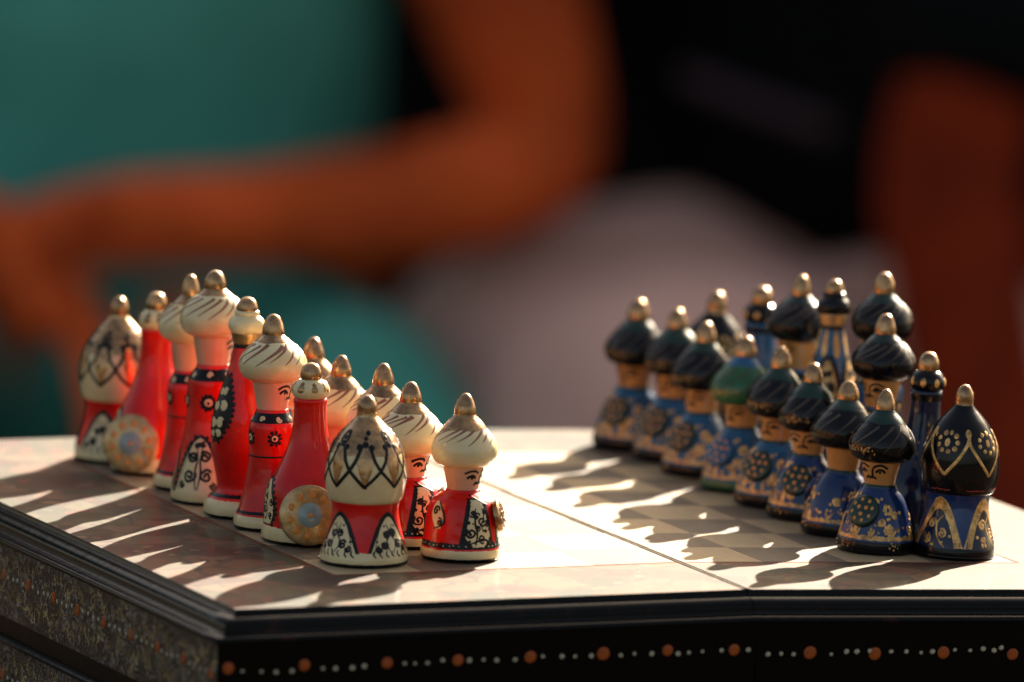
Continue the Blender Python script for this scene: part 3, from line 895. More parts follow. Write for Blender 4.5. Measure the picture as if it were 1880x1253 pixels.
def red_pawn(x, y, h, phi, label):
    e = place('pawn', x, y, CAMDEG + phi, label, RED_PAWNS)
    sd = nseed(); rs = random.Random(sd)
    zs = h / 301.6
    b = Rev(PAWN_BODY, sd)
    b.build('robe', M['red'], e, zs, sole=M['black'])
    foot(e, b, 74, zs)
    hem_band(b, zs, 4, 24, M['cream'], e, 'base_band', 0.8, sd)
    hem_band(b, zs, 24, 37, M['ink'], e, 'hem_band', 1.2, sd + 1)
    d = Dec(b, zs); dots_ring(d, (30.5,), 9, 1.3, rs, 1.3); d.build('hem_dot', M['cream'], e)
    # embroidered front panel
    for sg in (-1, 1):
        k, c, w = Dec(b, zs), Dec(b, zs), Dec(b, zs)
        k.shape(sg * 33, 26, 116, lambda t: 31 - 13 * t, 0.6)
        k.build('panel_border', M['ink'], e)
        c.shape(sg * 32, 30, 113, lambda t: (25 - 14 * t) * min(1, 0.35 + 3 * t), 1.0)
        c.build('coat_panel', M['cream'], e)
        arc_scrolls(w, sg * 35, 42, 1.15, sg, 2.5)
        arc_scrolls(w, sg * 25, 62, 0.75, -sg, 2.1)
        w.ribbon([(sg * 10, 32), (sg * 20, 42), (sg * 34, 40), (sg * 50, 34)], 2.6, 1.3)
        for i in range(9):
            w.dot(sg * (57 - i * 1.2), 40 + i * 7, 2.4, 1.5)
        w.build('scrollwork', M['ink'], e)
    # curl on the shoulder behind the panel
    c2 = Dec(b, zs); c2.shape(-100, 60, 108, lambda t: 13 * math.sin(math.pi * (0.12 + 0.76 * t)), 0.8, lean=-10); c2.build('shoulder_patch', M['cream'], e)
    w2 = Dec(b, zs)
    w2.spiral(-108, 92, 8, 1, 0, 1.3, 2.0, 1.4); w2.spiral(-98, 72, 7, -1, 2, 1.3, 2.0, 1.4)
    w2.ribbon([(-110, 60), (-90, 70), (-92, 90), (-106, 108)], 2, 1.3)
    w2.build('shoulder_scroll', M['ink'], e)
    d3 = Dec(b, zs)
    d3.ribbon([(-40, 121), (-24, 112), (-10, 104)], 2.4, 1.1, False); d3.ribbon([(40, 121), (24, 112), (10, 104)], 2.4, 1.1, False)
    d3.build('collar_line', M['ink'], e)
    shield(e, 'shield', 18, 71, 82, 29, 20, 14, (M['bronze'], M['umber'], M['bronze']), zs, 6, False)
    head(e, PAWN_FACE, TURBAN, CAP, FINIAL, {'face': 'peach', 'turban': 'ivory', 'cap': 'bronze'}, zs, sd, (214, 243, 15), 'umber', 158, 3.2)
    return e

def blue_pawn(x, y, h, phi, label, robe='blue', turban='black', cap='bottle_green', shield_mat='bottle_green', base='black'):
    e = place('pawn', x, y, CAMDEG + phi, label, BLUE_PAWNS)
    sd = nseed(); rs = random.Random(sd)
    zs = h / 301.6
    prof = BLUE_PAWN_BODY
    b = Rev(prof, sd)
    b.build('robe', M[robe], e, zs, sole=M['black'])
    foot(e, b, 70, zs)
    hem_band(b, zs, 4, 27, M[base], e, 'base_band', 0.6, sd)
    hem_band(b, zs, 27, 37, M['gold_on_blue'], e, 'gold_hem', 2.4, sd + 1)
    d = Dec(b, zs)
    for a0 in (-75, -20, 60, 150):
        for i in range(7):
            d.dot(a0 + rs.uniform(-9, 9), rs.uniform(11, 25), rs.uniform(1.3, 2.2), 1.3)
    for a in (-52, -46):
        d.dot(a, 20, 2.0, 1.3); d.dot(a, 13, 2.0, 1.3)
    d.build('base_dot', M['gold_on_blue'], e)
    # gold leaf sprays rising from the hem
    w = Dec(b, zs)
    for a0 in (-64, -38, -8, 34, 62, 96, 140, 190, 240):
        hgt = rs.uniform(6, 26)
        for i in range(rs.choice((2, 3, 4))):
            aa = a0 + rs.uniform(-15, 15)
            w.shape(aa, 33, 42 + hgt * rs.uniform(0.5, 1.0), lambda t, q=rs.uniform(2.2, 4.2): q * math.sin(math.pi * (0.15 + 0.8 * t)), 0.8, lean=rs.uniform(-12, 12), n=8)
        if hgt > 16:
            w.spiral(a0 + rs.uniform(-8, 8), 50, rs.uniform(6, 9), rs.choice((-1, 1)), rs.uniform(0, 6), 1.2, 2.8, 1.2)
        for i in range(5):
            w.dot(a0 + rs.uniform(-16, 16), rs.uniform(40, 56), rs.uniform(1.8, 3.6), 1.2)
    for a0, z0, sz in ((40, 62, 8), (66, 74, 7), (-52, 66, 8), (-78, 74, 7), (120, 70, 8), (28, 98, 5), (-34, 104, 5)):
        w.spiral(a0, z0, sz, rs.choice((-1, 1)), rs.uniform(0, 6), 1.25, 2.6, 1.2)
        w.dot(a0 + 12, z0 + 5, 3, 1.2); w.dot(a0 - 11, z0 - 6, 2.6, 1.2)
    for a0, z0 in ((52, 84), (-70, 92), (150, 80)):
        for i in range(6):
            t = i * math.pi / 3
            w.dot(a0 + 7 * math.cos(t), z0 + 7 * math.sin(t), 4.0, 1.2)
    w.build('gold_leafwork', M['gold_on_blue'], e)
    hem_band(b, zs, 121, 127, M['bottle_green'], e, 'collar', 0.4, sd + 2)
    sh = shield(e, 'shield', 4, 57.5, 80, 31, 4, 27, (M[shield_mat], M['amber'], M[shield_mat]), zs, 8, False)
    t, to = head(e, PAWN_FACE, TURBAN, CAP, FINIAL, {'face': 'ochre', 'turban': turban, 'cap': cap}, zs, sd, (190, 238, 11), 'dark_stroke', 158, 2.2)
    gs = Dec(t, zs)
    for i in range(34):
        gs.dot(-6 + rs.uniform(-26, 26), 194 + rs.gauss(0, 4.5), rs.uniform(0.8, 1.5), 0.9, 1.1)
    gs.build('turban_brooch', M['gold_on_blue'], to)
    return e

def rook(x, y, h, phi, label, team):
    red = team == 'red'
    e = place('rook', x, y, CAMDEG + phi, label, RED_BACK if red else BLUE_BACK)
    sd = nseed(); rs = random.Random(sd)
    zs = h / 312.0
    b = Rev(ROOK_BODY, sd)
    b.build('tower_wall', M['red'] if red else M['blue'], e, zs, sole=M['black'])
    foot(e, b, 78, zs)
    dm = Rev(ROOK_DOME, sd + 1)
    do = dm.build('dome', M['cream'] if red else M['black'], e, zs)
    Rev(vary(ROOK_FINIAL, sd, 0.06), sd + 3).build('finial', M['bronze'], e, zs, 40)
    hem_band(b, zs, 4, 30 if red else 24, M['cream'] if red else M['black'], e, 'base_band', 1.0, sd)
    if red:
        hem_band(dm, zs, 205, 274, M['bronze'], do, 'gilded_top', 1.5, sd)
        gp = Dec(dm, zs)
        for i in range(8):
            a = 45 * i
            gp.shape(a, 150, 212, lambda t: 1.5 + 17 * t, 0.42)
        gp.build('gilded_point', M['bronze'], do)
        k = Dec(dm, zs)
        for i in range(8):
            a = 45.0 * i
            for sg in (-1, 1):
                k.ribbon([(a, 150), (a + sg * 12, 165), (a + sg * 22.5, 181), (a + sg * 31, 198), (a + sg * 35, 212), (a + sg * 38, 224)], 3.0, 1.2, False)
            k.dot(a, 150, 3.4, 1.3)
            top = a + 22.5
            for dx, dz, r in ((-9, 222, 6.0), (9, 222, 6.0), (0, 227, 6.5), (0, 238, 4.6), (4, 247, 4.2)):
                k.dot(top - 22.5 + dx * 1.2, dz, r, 1.35)
            if i % 2:
                k.ribbon([(a - 6, 228), (a - 8, 240), (a, 250), (a + 8, 240), (a + 6, 228)], 1.9, 1.3, False)
        k.build('lattice', M['ink'], do)
        for i in range(4):
            pk, pc, pw = Dec(b, zs), Dec(b, zs), Dec(b, zs)
            a = 45 + 90 * i
            pk.shape(a, 24, 102, lambda t: 43 * (1 - t) ** 0.55 * (0.92 + 0.08 * t) + 0.5, 0.7, n=20)
            pc.shape(a, 24, 93, lambda t: 35 * (1 - t) ** 0.6 + 0.3, 1.1, n=20)
            for sg in (-1, 1):
                pw.spiral(a + sg * 13, 42, 8.5, sg, 0.5, 1.35, 2.4, 1.6); pw.spiral(a + sg * 6, 62, 7.5, -sg, 2.5, 1.3, 2.4, 1.6)
                pw.spiral(a + sg * 22, 34, 6, -sg, 1.5, 1.2, 2.3, 1.6)
                for dx, dz, r in ((25, 48, 2.4), (10, 76, 2.2)):
                    pw.dot(a + sg * dx, dz, r, 1.7)
                pw.ribbon([(a + sg * 2, 26), (a + sg * 8, 46), (a + sg * 1, 62), (a + sg * 6, 80)], 1.6, 1.6)
            for j in range(7):
                pw.ribbon([(a - 30 + 10 * j, 32), (a - 32 + 10 * j, 26), (a - 28 + 10 * j, 20)], 1.8, 1.5)
            pk.build('arch_border', M['ink'], e); pc.build('arch_panel', M['cream'], e); pw.build('scrollwork', M['ink'], e)
    else:
        hem_band(dm, zs, 116, 124, M['black'], do, 'dome_rim', 0.3, sd)
        rl = Dec(dm, zs)
        for i in range(30):
            if i % 5 < 3:
                rl.ribbon([(12 * i, 126.5), (12 * i + 6, 126), (12 * i + 11, 126.8)], 0.9, 0.7)
        rl.build('red_rim_line', M['red_line'], do)
        k = Dec(dm, zs)
        for i in range(5):
            a = 72.0 * i
            for sg in (-1, 1):
                k.ribbon([(a, 222), (a + sg * 4, 208), (a + sg * 16, 184), (a + sg * 29, 164), (a + sg * 36, 154)], 3.0, 1.1, False)
            k.dot(a, 228, 6, 1.2, 1.3)
            for j in range(9):
                t = 2 * math.pi * j / 9
                k.dot(a + 36 + 17 * math.cos(t), 212 + 17 * math.sin(t), 4.6, 1.1)
            k.dot(a + 36, 212, 5.5, 1.1, 1.4)
        k.build('gold_lattice', M['gold_on_blue'], do)
        for i in range(4):
            pk, pg, pc = Dec(b, zs), Dec(b, zs), Dec(b, zs)
            a = 45 + 90 * i
            pg.shape(a, 22, 112, lambda t: 44 * (1 - t) ** 0.5 + 0.5, 0.6, n=20)
            pk.shape(a, 20, 90, lambda t: 33 * (1 - t) ** 0.5 + 0.5, 0.95, n=20)
            pc.spiral(a - 10, 62, 10, 1, 0, 1.2, 2.6, 1.4); pc.spiral(a + 11, 46, 9, -1, 2, 1.2, 2.6, 1.4); pc.spiral(a - 12, 36, 8, 1, 4, 1.2, 2.6, 1.4)
            pc.ribbon([(a + 18, 22), (a + 4, 40), (a, 62), (a + 10, 78)], 2.4, 1.3)
            for j in range(6):
                pc.dot(a + rs.uniform(-26, 26), rs.uniform(24, 46), rs.uniform(2, 3.5), 1.4)
            pg.build('gold_arch', M['gold_on_blue'], e); pk.build('arch_panel', M['navy'], e); pc.build('gold_scrollwork', M['gold_on_blue'], e)
    return e

def knight(x, y, h, phi, label, team, disc=True, disc_phi=0, disc_turn=14, body_mat=None):
    red = team == 'red'
    e = place('knight', x, y, CAMDEG + phi, label, RED_BACK if red else BLUE_BACK)
    sd = nseed(); rs = random.Random(sd)
    zs = h / 332.0
    b = Rev(KNIGHT_BODY, sd)
    b.build('bottle_body', M[body_mat or ('red' if red else 'navy')], e, zs, sole=M['black'])
    foot(e, b, 83, zs)
    hem_band(b, zs, 4, 33, M['cream'] if red else M['black'], e, 'base_band', 1.0, sd)
    t = Rev(KNIGHT_TURBAN, sd + 1)
    to = t.build('turban', M['ivory'] if red else M['black'], e, zs, 48)
    Rev(vary(KNIGHT_FINIAL, sd, 0.07), sd + 2).build('finial', M['bronze'], e, zs, 40)
    k = Dec(t, zs)
    for i in range(8):
        k.dot(45 * i, 284, 7.5, 0.9, 0.9) if red else k.dot(45 * i, 281, 5.5, 0.9, 1.4)
        if red:
            k.dot(45 * i, 292, 5, 0.9)
    k.build('turban_petal', M['bronze'] if red else M['gold_on_blue'], to)
    if not red:
        hem_band(b, zs, 246, 262, M['black'], e, 'neck_ring', 0.4, sd)
    for a in (-78 - phi, 102 - phi):
        pk, pc, pw = Dec(b, zs), Dec(b, zs), Dec(b, zs)
        pk.shape(a, 34, 122, lambda t: 31 * math.sin(math.pi * (0.28 + 0.66 * t)), 0.7, n=18)
        pc.shape(a, 36, 116, lambda t: 26 * math.sin(math.pi * (0.28 + 0.66 * t)), 1.1, n=18)
        arc_scrolls(pw, a - 6, 48, 1.25, 1, 2.3)
        arc_scrolls(pw, a + 10, 50, 0.9, -1, 2.0)
        for j in range(9):
            pw.dot(a + 32 * math.sin(math.pi * (0.28 + 0.074 * j)), 36 + 10 * j, 3.6, 1.0)
        pk.build('medallion_border', M['ink'], e)
        pc.build('medallion', M['cream'] if red else M['gold_on_blue'], e)
        pw.build('scrollwork', M['ink'], e)
    if disc:
        shield(e, 'shield', disc_phi - phi, 84, 60, 56, disc_phi + disc_turn - phi, 9,
               (M['gold'], M['amber'], M['slate']) if red else (M['bottle_green'], M['amber'], M['navy']), zs, 10, True)
    return e

def bishop(x, y, h, phi, label, team, robe=None):
    red = team == 'red'
    e = place('bishop', x, y, CAMDEG + phi, label, RED_BACK if red else BLUE_BACK)
    sd = nseed(); rs = random.Random(sd)
    zs = h / 391.5
    b = Rev(BISHOP_BODY, sd)
    b.build('robe', M[robe or ('red' if red else 'blue')], e, zs, sole=M['black'])
    foot(e, b, 66, zs)
    hem_band(b, zs, 4, 29, M['cream'] if red else M['black'], e, 'base_band', 0.8, sd)
    hem_band(b, zs, 29, 36, M['ink'] if red else M['gold_on_blue'], e, 'hem_band', 0.8, sd + 1)
    hem_band(b, zs, 192, 214, M['ink'] if red else M['black'], e, 'collar', 0.6, sd + 2)
    cw = Dec(b, zs)
    for i in range(7):
        cw.spiral(51.4 * i, 202, 5.2, 1 if i % 2 else -1, 0, 1.1, 1.5, 1.0)
    cw.build('collar_scroll', M['cream'] if red else M['gold_on_blue'], e)
    hem_band(b, zs, 132, 136, M['ink'], e, 'belt_line', 0.4, sd + 3)
    fk, fc, fd = Dec(b, zs), Dec(b, zs), Dec(b, zs)
    for i in range(5):
        a = 72 * i + 10 - phi
        fk.dot(a, 168, 11, 0.8)
        for j in range(9):
            t_ = 2 * math.pi * j / 9
            fk.dot(a + 15.5 * math.cos(t_), 168 + 12 * math.sin(t_), 3.4, 0.9)
        fc.dot(a, 168, 7.5, 1.2); fd.dot(a, 168, 3.0, 1.6)
    for a in (52 - phi, 142 - phi, 232 - phi):
        fk.shape(a, 100, 162, lambda t: 23 * math.sin(math.pi * (0.1 + 0.8 * t)), 0.75, lean=14)
        fc.shape(a, 104, 158, lambda t: 18 * math.sin(math.pi * (0.1 + 0.8 * t)), 1.1, lean=14)
        fd.spiral(a + 3, 120, 8, 1, 0, 1.3, 1.9, 1.6); fd.spiral(a + 10, 142, 8, -1, 2, 1.3, 1.9, 1.6)
    fk.build('flower_border', M['ink'], e); fc.build('flower', M['cream'] if red else M['gold_on_blue'], e); fd.build('flower_line', M['ink'], e)
    mats = {'face': 'peach', 'turban': 'ivory', 'cap': 'bronze'} if red else {'face': 'ochre', 'turban': 'black', 'cap': 'bottle_green'}
    head(e, BISHOP_FACE, BISHOP_TURBAN, BISHOP_CAP, BISHOP_FINIAL, mats, zs, sd, (304, 337, 14), 'umber' if red else 'dark_stroke', 256, 3.2)
    return e

def king(x, y, h, phi, label, team):
    red = team == 'red'
    e = place('king', x, y, CAMDEG + phi, label, RED_BACK if red else BLUE_BACK)
    sd = nseed(); rs = random.Random(sd)
    zs = h / 425.0
    b = Rev(KING_BODY, sd)
    b.build('robe', M['red'] if red else M['teal_blue'], e, zs, sole=M['black'])
    foot(e, b, 74.5, zs)
    hem_band(b, zs, 4, 32, M['cream'] if red else M['black'], e, 'base_band', 1.0, sd)
    hem_band(b, zs, 222, 246, M['ink'] if red else M['black'], e, 'collar', 0.8, sd + 2)
    cw = Dec(b, zs)
    for i in range(7):
        cw.spiral(51.4 * i, 235, 5.2, 1 if i % 2 else -1, 0, 1.1, 1.6, 1.0)
    cw.build('collar_scroll', M['cream'] if red else M['gold_on_blue'], e)
    fk, fc, fd = Dec(b, zs), Dec(b, zs), Dec(b, zs)
    for i in range(5):
        a = 72 * i - 8 - phi
        fk.dot(a, 186, 13, 0.8)
        for j in range(10):
            t_ = 2 * math.pi * j / 10
            fk.dot(a + 15 * math.cos(t_), 186 + 13.5 * math.sin(t_), 3.4, 0.9)
        fc.dot(a, 186, 8.5, 1.2); fd.dot(a, 186, 3.4, 1.6)
    for i in range(4):
        a = 90 * i - 20 - phi
        fk.shape(a, 26, 128, lambda t: 41 * (1 - t ** 2.0) ** 0.6 + 1, 0.75, n=20)
        fc.shape(a, 24, 122, lambda t: 36 * (1 - t ** 2.0) ** 0.6 + 0.5, 1.1, n=20)
        for j in range(10):
            for sg in (-1, 1):
                t_ = j / 9.5
                fk.dot(a + sg * (41 * max(0, 1 - t_ ** 2.0) ** 0.6 + 2), 26 + 102 * t_, 4.6, 0.9)
        for sg in (-1, 1):
            fd.spiral(a + sg * 14, 54, 13, sg, 0.5, 1.45, 2.6, 1.6); fd.spiral(a + sg * 11, 88, 11, -sg, 2.5, 1.4, 2.6, 1.6); fd.spiral(a + sg * 6, 109, 6, sg, 1.0, 1.2, 2.2, 1.6)
            fd.spiral(a + sg * 24, 36, 7, -sg, 1.5, 1.2, 2.0, 1.6)
            fd.ribbon([(a + sg * 1, 28), (a + sg * 5, 60), (a + sg * 2, 82), (a + sg * 5, 104)], 2, 1.5)
    fk.build('flower_border', M['ink'], e); fc.build('flower', M['cream'] if red else M['gold_on_blue'], e); fd.build('flower_line', M['ink'], e)
    mats = {'face': 'peach', 'turban': 'ivory', 'cap': 'bronze'} if red else {'face': 'ochre', 'turban': 'black', 'cap': 'bottle_green'}
    head(e, KING_FACE, KING_TURBAN, KING_CAP, KING_FINIAL, mats, zs, sd, (340, 375, 14), 'umber' if red else 'dark_stroke', 290, 3.4)
    return e

def queen(x, y, h, phi, label, team):
    red = team == 'red'
    e = place('queen', x, y, CAMDEG + phi, label, RED_BACK if red else BLUE_BACK)
    sd = nseed(); rs = random.Random(sd)
    zs = h / 404.0
    b = Rev(QUEEN_BODY, sd)
    b.build('bottle_body', M['red'] if red else M['teal_blue'], e, zs, sole=M['black'])
    foot(e, b, 72, zs)
    hem_band(b, zs, 4, 36, M['cream'] if red else M['black'], e, 'base_band', 0.8, sd)
    hem_band(b, zs, 37, 45, M['ink'] if red else M['gold_on_blue'], e, 'hem_band', 0.8, sd + 1)
    hem_band(b, zs, 310, 322, M['ink'], e, 'neck_ring', 0.6, sd + 2)
    Rev(QUEEN_RING, sd + 3).build('gold_ring', M['gold'], e, zs, 40)
    t = Rev(QUEEN_TURBAN, sd + 4)
    t.build('turban', M['ivory'] if red else M['black'], e, zs, 48)
    Rev(vary(QUEEN_FINIAL, sd, 0.07), sd + 5).build('finial', M['bronze'], e, zs, 40)
    angs = (-58 - phi, 122 - phi) if red else (-70 - phi, -10 - phi, 60 - phi, 150 - phi)
    for a in angs:
        pk, pc, pw = Dec(b, zs), Dec(b, zs), Dec(b, zs)
        pk.shape(a, 140, 262, lambda t: 34 * math.sin(math.pi * (0.08 + 0.84 * t)) , 0.75, n=20)
        pc.shape(a, 146, 256, lambda t: 27 * math.sin(math.pi * (0.08 + 0.84 * t)), 1.05, n=20) if not red else None
        for j in range(13):
            t_ = j / 12
            for sg in (-1, 1):
                pk.dot(a + sg * 36 * math.sin(math.pi * (0.08 + 0.84 * t_)), 140 + 122 * t_, 4.6, 0.9)
        for sg in (-1, 1):
            pw.spiral(a + sg * 10, 176, 9, sg, 0.5, 1.35, 3.2, 1.4); pw.spiral(a + sg * 11, 206, 9, -sg, 2.5, 1.3, 3.2, 1.4)
            pw.spiral(a + sg * 7, 232, 6.5, sg, 0.5, 1.2, 2.8, 1.4); pw.spiral(a + sg * 8, 156, 6, -sg, 3, 1.2, 2.8, 1.4)
        pk.build('medallion_border', M['ink'], e)
        if not red:
            pc.build('medallion', M['gold_on_blue'], e)
        pw.build('scrollwork', M['cream'] if red else M['ink'], e)
    if not red:
        g2 = Dec(b, zs)
        for i in range(8):
            g2.shape(45 * i + 12, 262, 312, lambda t: 11 * math.sin(math.pi * (0.15 + 0.75 * t)), 0.8)
        g2.build('gold_leafwork', M['gold_on_blue'], e)
    return e

Q = 169.0
# red side
rook(-101.8, 76.6, 1.822 * Q, 0, 'red and cream domed rook with black lattice, nearest the corner of the box', 'red')
knight(-103.6, 122.0, 1.968 * Q, 60, 'red bottle-shaped knight with round gold shield, beside the nearest domed rook', 'red', True, 3, 10)
bishop(-106.0, 150.0, 2.372 * Q, 74, 'red bishop in cream turban standing between gold-shielded knight and red bottle queen', 'red')
queen(-105.2, 177.0, 2.432 * Q, 40, 'tall red bottle-shaped queen with black oval medallion and small cream turban', 'red')
king(-105.6, 207.0, 2.604 * Q, 96, 'tallest red piece, king in cream turban with cream scrollwork panel', 'red')
bishop(-103.0, 236.0, 2.409 * Q, 100, 'blurred red bishop half hidden behind the tall red king', 'red')
knight(-101.6, 272.5, 2.042 * Q, 60, 'blurred red knight with pale gold shield, in front of the farthest red dome', 'red', True, -30, 22)
rook(-105.0, 301.0, 1.870 * Q, 22, 'farthest red and cream domed rook at the left end of its row', 'red')
red_pawn(-67.5, 78.0, 1.793 * Q, 60, 'nearest red pawn, face and embroidered panel turned to the right')
red_pawn(-74.5, 107.8, 1.787 * Q, 62, 'second nearest red pawn, just behind the lattice-domed rook')
red_pawn(-71.2, 139.5, 1.83 * Q, 100, 'third red pawn from the front, only turban and tip showing')
red_pawn(-76.0, 167.0, 1.80 * Q, 100, 'fourth red pawn from the front, turban showing right of the red knight')
red_pawn(-72.7, 200.4, 1.841 * Q, 100, 'farthest visible red pawn, tip showing between red bishop and knight')
# blue side
rook(104.8, 69.9, 1.90 * Q, 10, 'dark blue domed rook with gold lattice, nearest on the right', 'blue')
knight(106.0, 103.0, 2.10 * Q, -60, 'navy bottle-shaped knight behind the nearest blue domed rook', 'blue', False)
bishop(106.2, 139.0, 2.372 * Q, -48, 'blue bishop with dark turban and painted face, below the biggest dark turban', 'blue')
king(120.0, 172.0, 2.673 * Q, -60, 'blue king with the biggest dark turban, tallest at the right', 'blue')
queen(115.0, 199.0, 2.479 * Q, -40, 'blue and gold bottle-shaped queen left of the tall blue king', 'blue')
bishop(112.9, 225.0, 2.417 * Q, -60, 'blurred blue bishop with wide dark turban left of the blue queen', 'blue', 'teal_blue')
knight(118.3, 268.0, 2.092 * Q, -60, 'blurred teal-blue knight with small dark head behind the pawns', 'blue', False, body_mat='teal_blue')
rook(115.0, 299.0, 1.89 * Q, -20, 'blurred domed rook with bright highlight, farthest of the blue back row', 'blue')
blue_pawn(88.9, 308.0, 1.745 * Q, -40, 'farthest blue pawn, leftmost of the row of dark turbans', 'teal_blue')
blue_pawn(92.6, 280.5, 1.762 * Q, -40, 'second farthest blue pawn with blurred dark turban', 'teal_blue')
blue_pawn(88.2, 246.0, 1.759 * Q, -42, 'third farthest blue pawn, just left of the green-turbaned pawn', 'teal_blue')
blue_pawn(88.0, 210.5, 1.766 * Q, -46, 'pawn with bright green turban and green base in the blue row', 'teal_blue', 'green', 'teal_blue', 'teal_blue', 'green')
blue_pawn(86.2, 177.3, 1.793 * Q, -40, 'blue pawn with dark turban just right of the green-turbaned pawn', 'teal_blue')
blue_pawn(85.2, 148.6, 1.762 * Q, -24, 'third nearest blue pawn, painted face turned towards the camera', 'blue')
blue_pawn(83.5, 115.7, 1.729 * Q, -128, 'second nearest blue pawn with plain orange face turned away', 'blue', shield_mat='blue')
blue_pawn(80.2, 78.7, 1.785 * Q, -34, 'nearest blue pawn with painted brows and gold-dotted dark green shield', 'blue')

# ------------------------------------------------------------------ people sitting behind, far out of focus
BX = Vector((c_r.x, c_r.y, 0)).normalized()
BY = Vector((c_f.x, c_f.y, 0)).normalized()
BO = cam_pos + c_f * 6.0
BO.z = 0

def B(p):
    """seated people are laid out across (x), in depth (y) and in height (z), in metres"""
    return BO + BX * p[0] + BY * p[1] + Vector((0, 0, p[2]))

def skin_mesh(name, chains, root, mat, parent=None, level=2):
    """one continuous surface grown round connected joints; chains share joints by name"""
    bm = bmesh.new()
    lay = bm.verts.layers.skin.verify()
    vs = {}
    for ch in chains:
        prev = None
        for j in ch:
            nm, p, r = j
            if nm not in vs:
                v = bm.verts.new(B(p))
                rr = r if isinstance(r, tuple) else (r, r)
                v[lay].radius = rr
                v[lay].use_root = (nm == root)
                vs[nm] = v
            if prev is not None and bm.edges.get((prev, vs[nm])) is None:
                bm.edges.new((prev, vs[nm]))
            prev = vs[nm]
    me = bpy.data.meshes.new(name)
    bm.to_mesh(me); bm.free()
    me.materials.append(mat)
    o = link(bpy.data.objects.new(name, me), parent)
    sk = o.modifiers.new('skin', 'SKIN')
    sk.use_smooth_shade = True
    sub = o.modifiers.new('subdivision', 'SUBSURF')
    sub.levels = sub.render_levels = level
    return o

def hand_chains(wr, palm, dirs, base, scale=1.0):
    """palm and five fingers, each a short bent chain rooted in the palm"""
    out = []
    for i, (root, a, b_, c_, r) in enumerate(dirs):
        out.append([palm, ('%s_f%d0' % (base, i), root, r), ('%s_f%d1' % (base, i), a, r * 0.95), ('%s_f%d2' % (base, i), b_, r * 0.85), ('%s_f%d3' % (base, i), c_, r * 0.7)])
    return out

def fingers(palm_pos, ax, side, down, base, palm):
    """palm_pos: end of palm; ax: finger direction; side: across the palm; down: curl direction"""
    P, A, S, D = Vector(palm_pos), Vector(ax).normalized(), Vector(side).normalized(), Vector(down).normalized()
    dirs = []
    for i, ln in enumerate((0.066, 0.074, 0.070, 0.056)):
        o = P + S * (0.030 - 0.020 * i)
        dirs.append((tuple(o), tuple(o + A * ln * 0.45 + D * 0.008), tuple(o + A * ln * 0.8 + D * 0.026), tuple(o + A * ln * 0.92 + D * 0.045), 0.0085))
    t0 = P - A * 0.055 + S * 0.034
    dirs.append((tuple(t0), tuple(t0 + S * 0.018 + A * 0.022), tuple(t0 + S * 0.022 + A * 0.045 + D * 0.008), tuple(t0 + S * 0.018 + A * 0.06 + D * 0.014), 0.0095))
    return hand_chains(None, palm, dirs, base)

